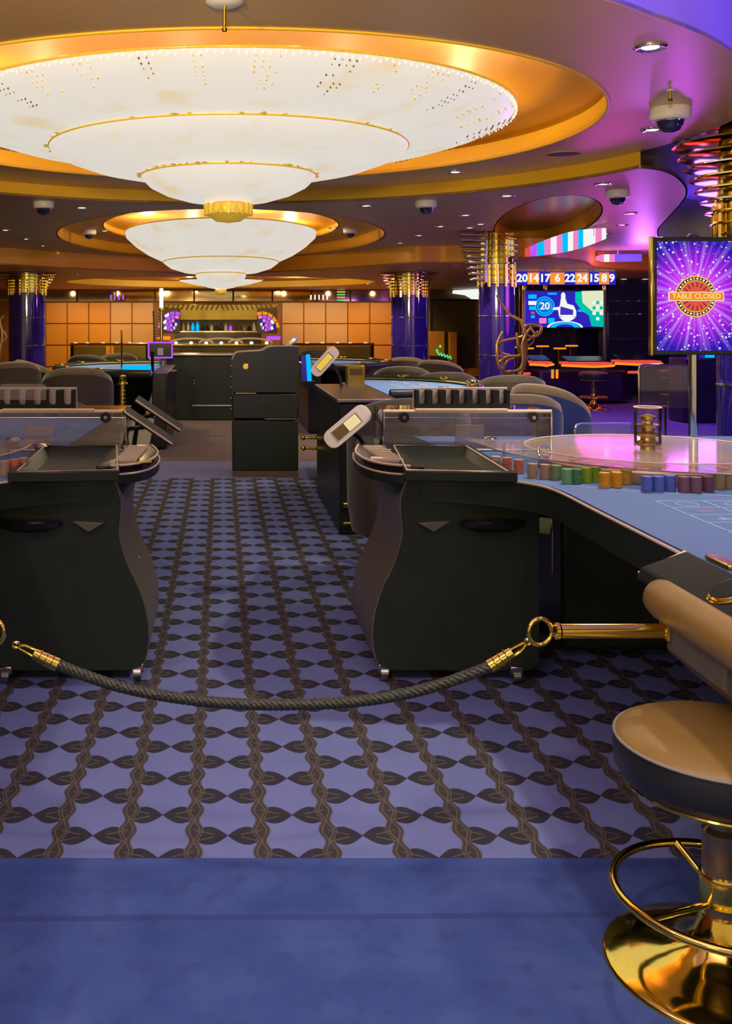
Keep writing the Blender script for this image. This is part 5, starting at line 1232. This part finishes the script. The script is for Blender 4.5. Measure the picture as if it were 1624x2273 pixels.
for pa, pb, m_ in ((1324, 1340, 'pink_e'), (1340, 1352, 'white_e'), (1352, 1364, 'pink_e')):
    h0 = 8 if pa > 1330 else 4
    MB().prism([(X_(pa), Z_(573-h0)), (X_(pb), Z_(564)), (X_(pb), Z_(581)), (X_(pa), Z_(573+h0))], Y0, Y0+.05, 'Y').build('light_segment', m_, root, 0)
MB().prism([(X_(1364), Z_(564)), (X_(1424), Z_(564)), (X_(1424), Z_(580)), (X_(1364), Z_(581))], Y0, Y0+.05, 'Y').build('light_segment', mat('blue_lit_panel', (.05, .04, .5), .3, noise=.1, emit=(.12, .08, .6), es=.6), root, 0)
MB().cyl((X_(1372), Y0+.03, Z_(564)), (X_(1372), Y0+.03, 2.44), .01, 6).build('hanger', 'chrome', root)

# bronze branch sculpture on a plinth
Yb = 10.6
root = thing('branch_sculpture', 'tangled bronze antler-like branch sculpture in front of the blue column', 'sculpture', w=P(1150, 850, Yb))
def br(pts, r0, r1, nm='branch'):
    pp = smooth_path([P(a, b, Yb+d) for a, b, d in pts], 5); n_ = len(pp)
    MB().tube(pp, [r0+(r1-r0)*i/(n_-1) for i in range(n_)], 10).build(nm, 'bronze', root, 80)
br([(1150, 845, 0), (1163, 800, .02), (1166, 770, 0), (1162, 735, -.02), (1155, 712, 0), (1133, 700, .03), (1117, 680, .05), (1102, 655, .05)], .028, .012)
br([(1150, 838, 0), (1125, 828, -.05), (1108, 815, -.08), (1103, 790, -.06), (1103, 762, 0), (1115, 736, .03)], .022, .012)
br([(1105, 762, 0), (1125, 755, .03), (1145, 751, .02), (1162, 745, 0)], .016, .012)
br([(1105, 772, -.02), (1112, 784, 0), (1130, 787, .04)], .014, .010)
br([(1160, 790, 0), (1150, 770, -.05), (1147, 750, -.05), (1146, 738, -.05)], .020, .012)
br([(1108, 805, -.05), (1125, 792, 0), (1150, 790, .05), (1166, 780, .05)], .018, .014)
br([(1116, 820, -.08), (1125, 802, -.1), (1140, 795, -.05)], .016, .012)
br([(1125, 826, 0), (1150, 822, -.1), (1160, 805, -.1), (1158, 770, -.08), (1165, 745, -.05), (1175, 730, 0)], .018, .014)
br([(1160, 740, 0), (1168, 723, .03), (1185, 722, .05), (1200, 726, .03), (1196, 742, .0), (1180, 748, 0), (1168, 742, .0)], .018, .014)
br([(1175, 724, .02), (1186, 740, 0), (1194, 738, .0)], .014, .012)
br([(1163, 760, 0), (1180, 750, .05), (1194, 735, .06)], .014, .010)
br([(1168, 770, 0), (1180, 762, .03), (1185, 752, .05)], .012, .008)
br([(1160, 822, 0), (1157, 812, .05), (1172, 795, .06)], .014, .010)
zb_ = P(0, 845, Yb)[2]; xb = P(1150, 845, Yb)[0]
MB().lathe([(.16, 0), (.16, zb_-.04), (.18, zb_-.03), (.18, zb_)], (xb, Yb, 0), 32).build('plinth', 'black_g', root, 30)
# twin branch at the left edge
root = thing('branch_sculpture', 'slender bronze branch rising at the very left edge beside the left column', 'sculpture', w=P(-6, 850, 12.6))
Yb = 12.6
br([(-6, 850, 0), (-2, 790, 0), (5, 745, 0), (0, 715, 0), (8, 700, 0)], .024, .010)
br([(0, 765, 0), (14, 750, 0), (8, 735, 0)], .014, .008)
MB().lathe([(.16, 0), (.16, P(0, 845, 12.6)[2]-.03), (.18, P(0, 845, 12.6)[2])], (P(-6, 0, 12.6)[0], 12.6, 0), 32).build('plinth', 'black_g', root, 30)

for o in D.objects:
    if '_w' in o: del o['_w']
bpy.context.view_layer.update()
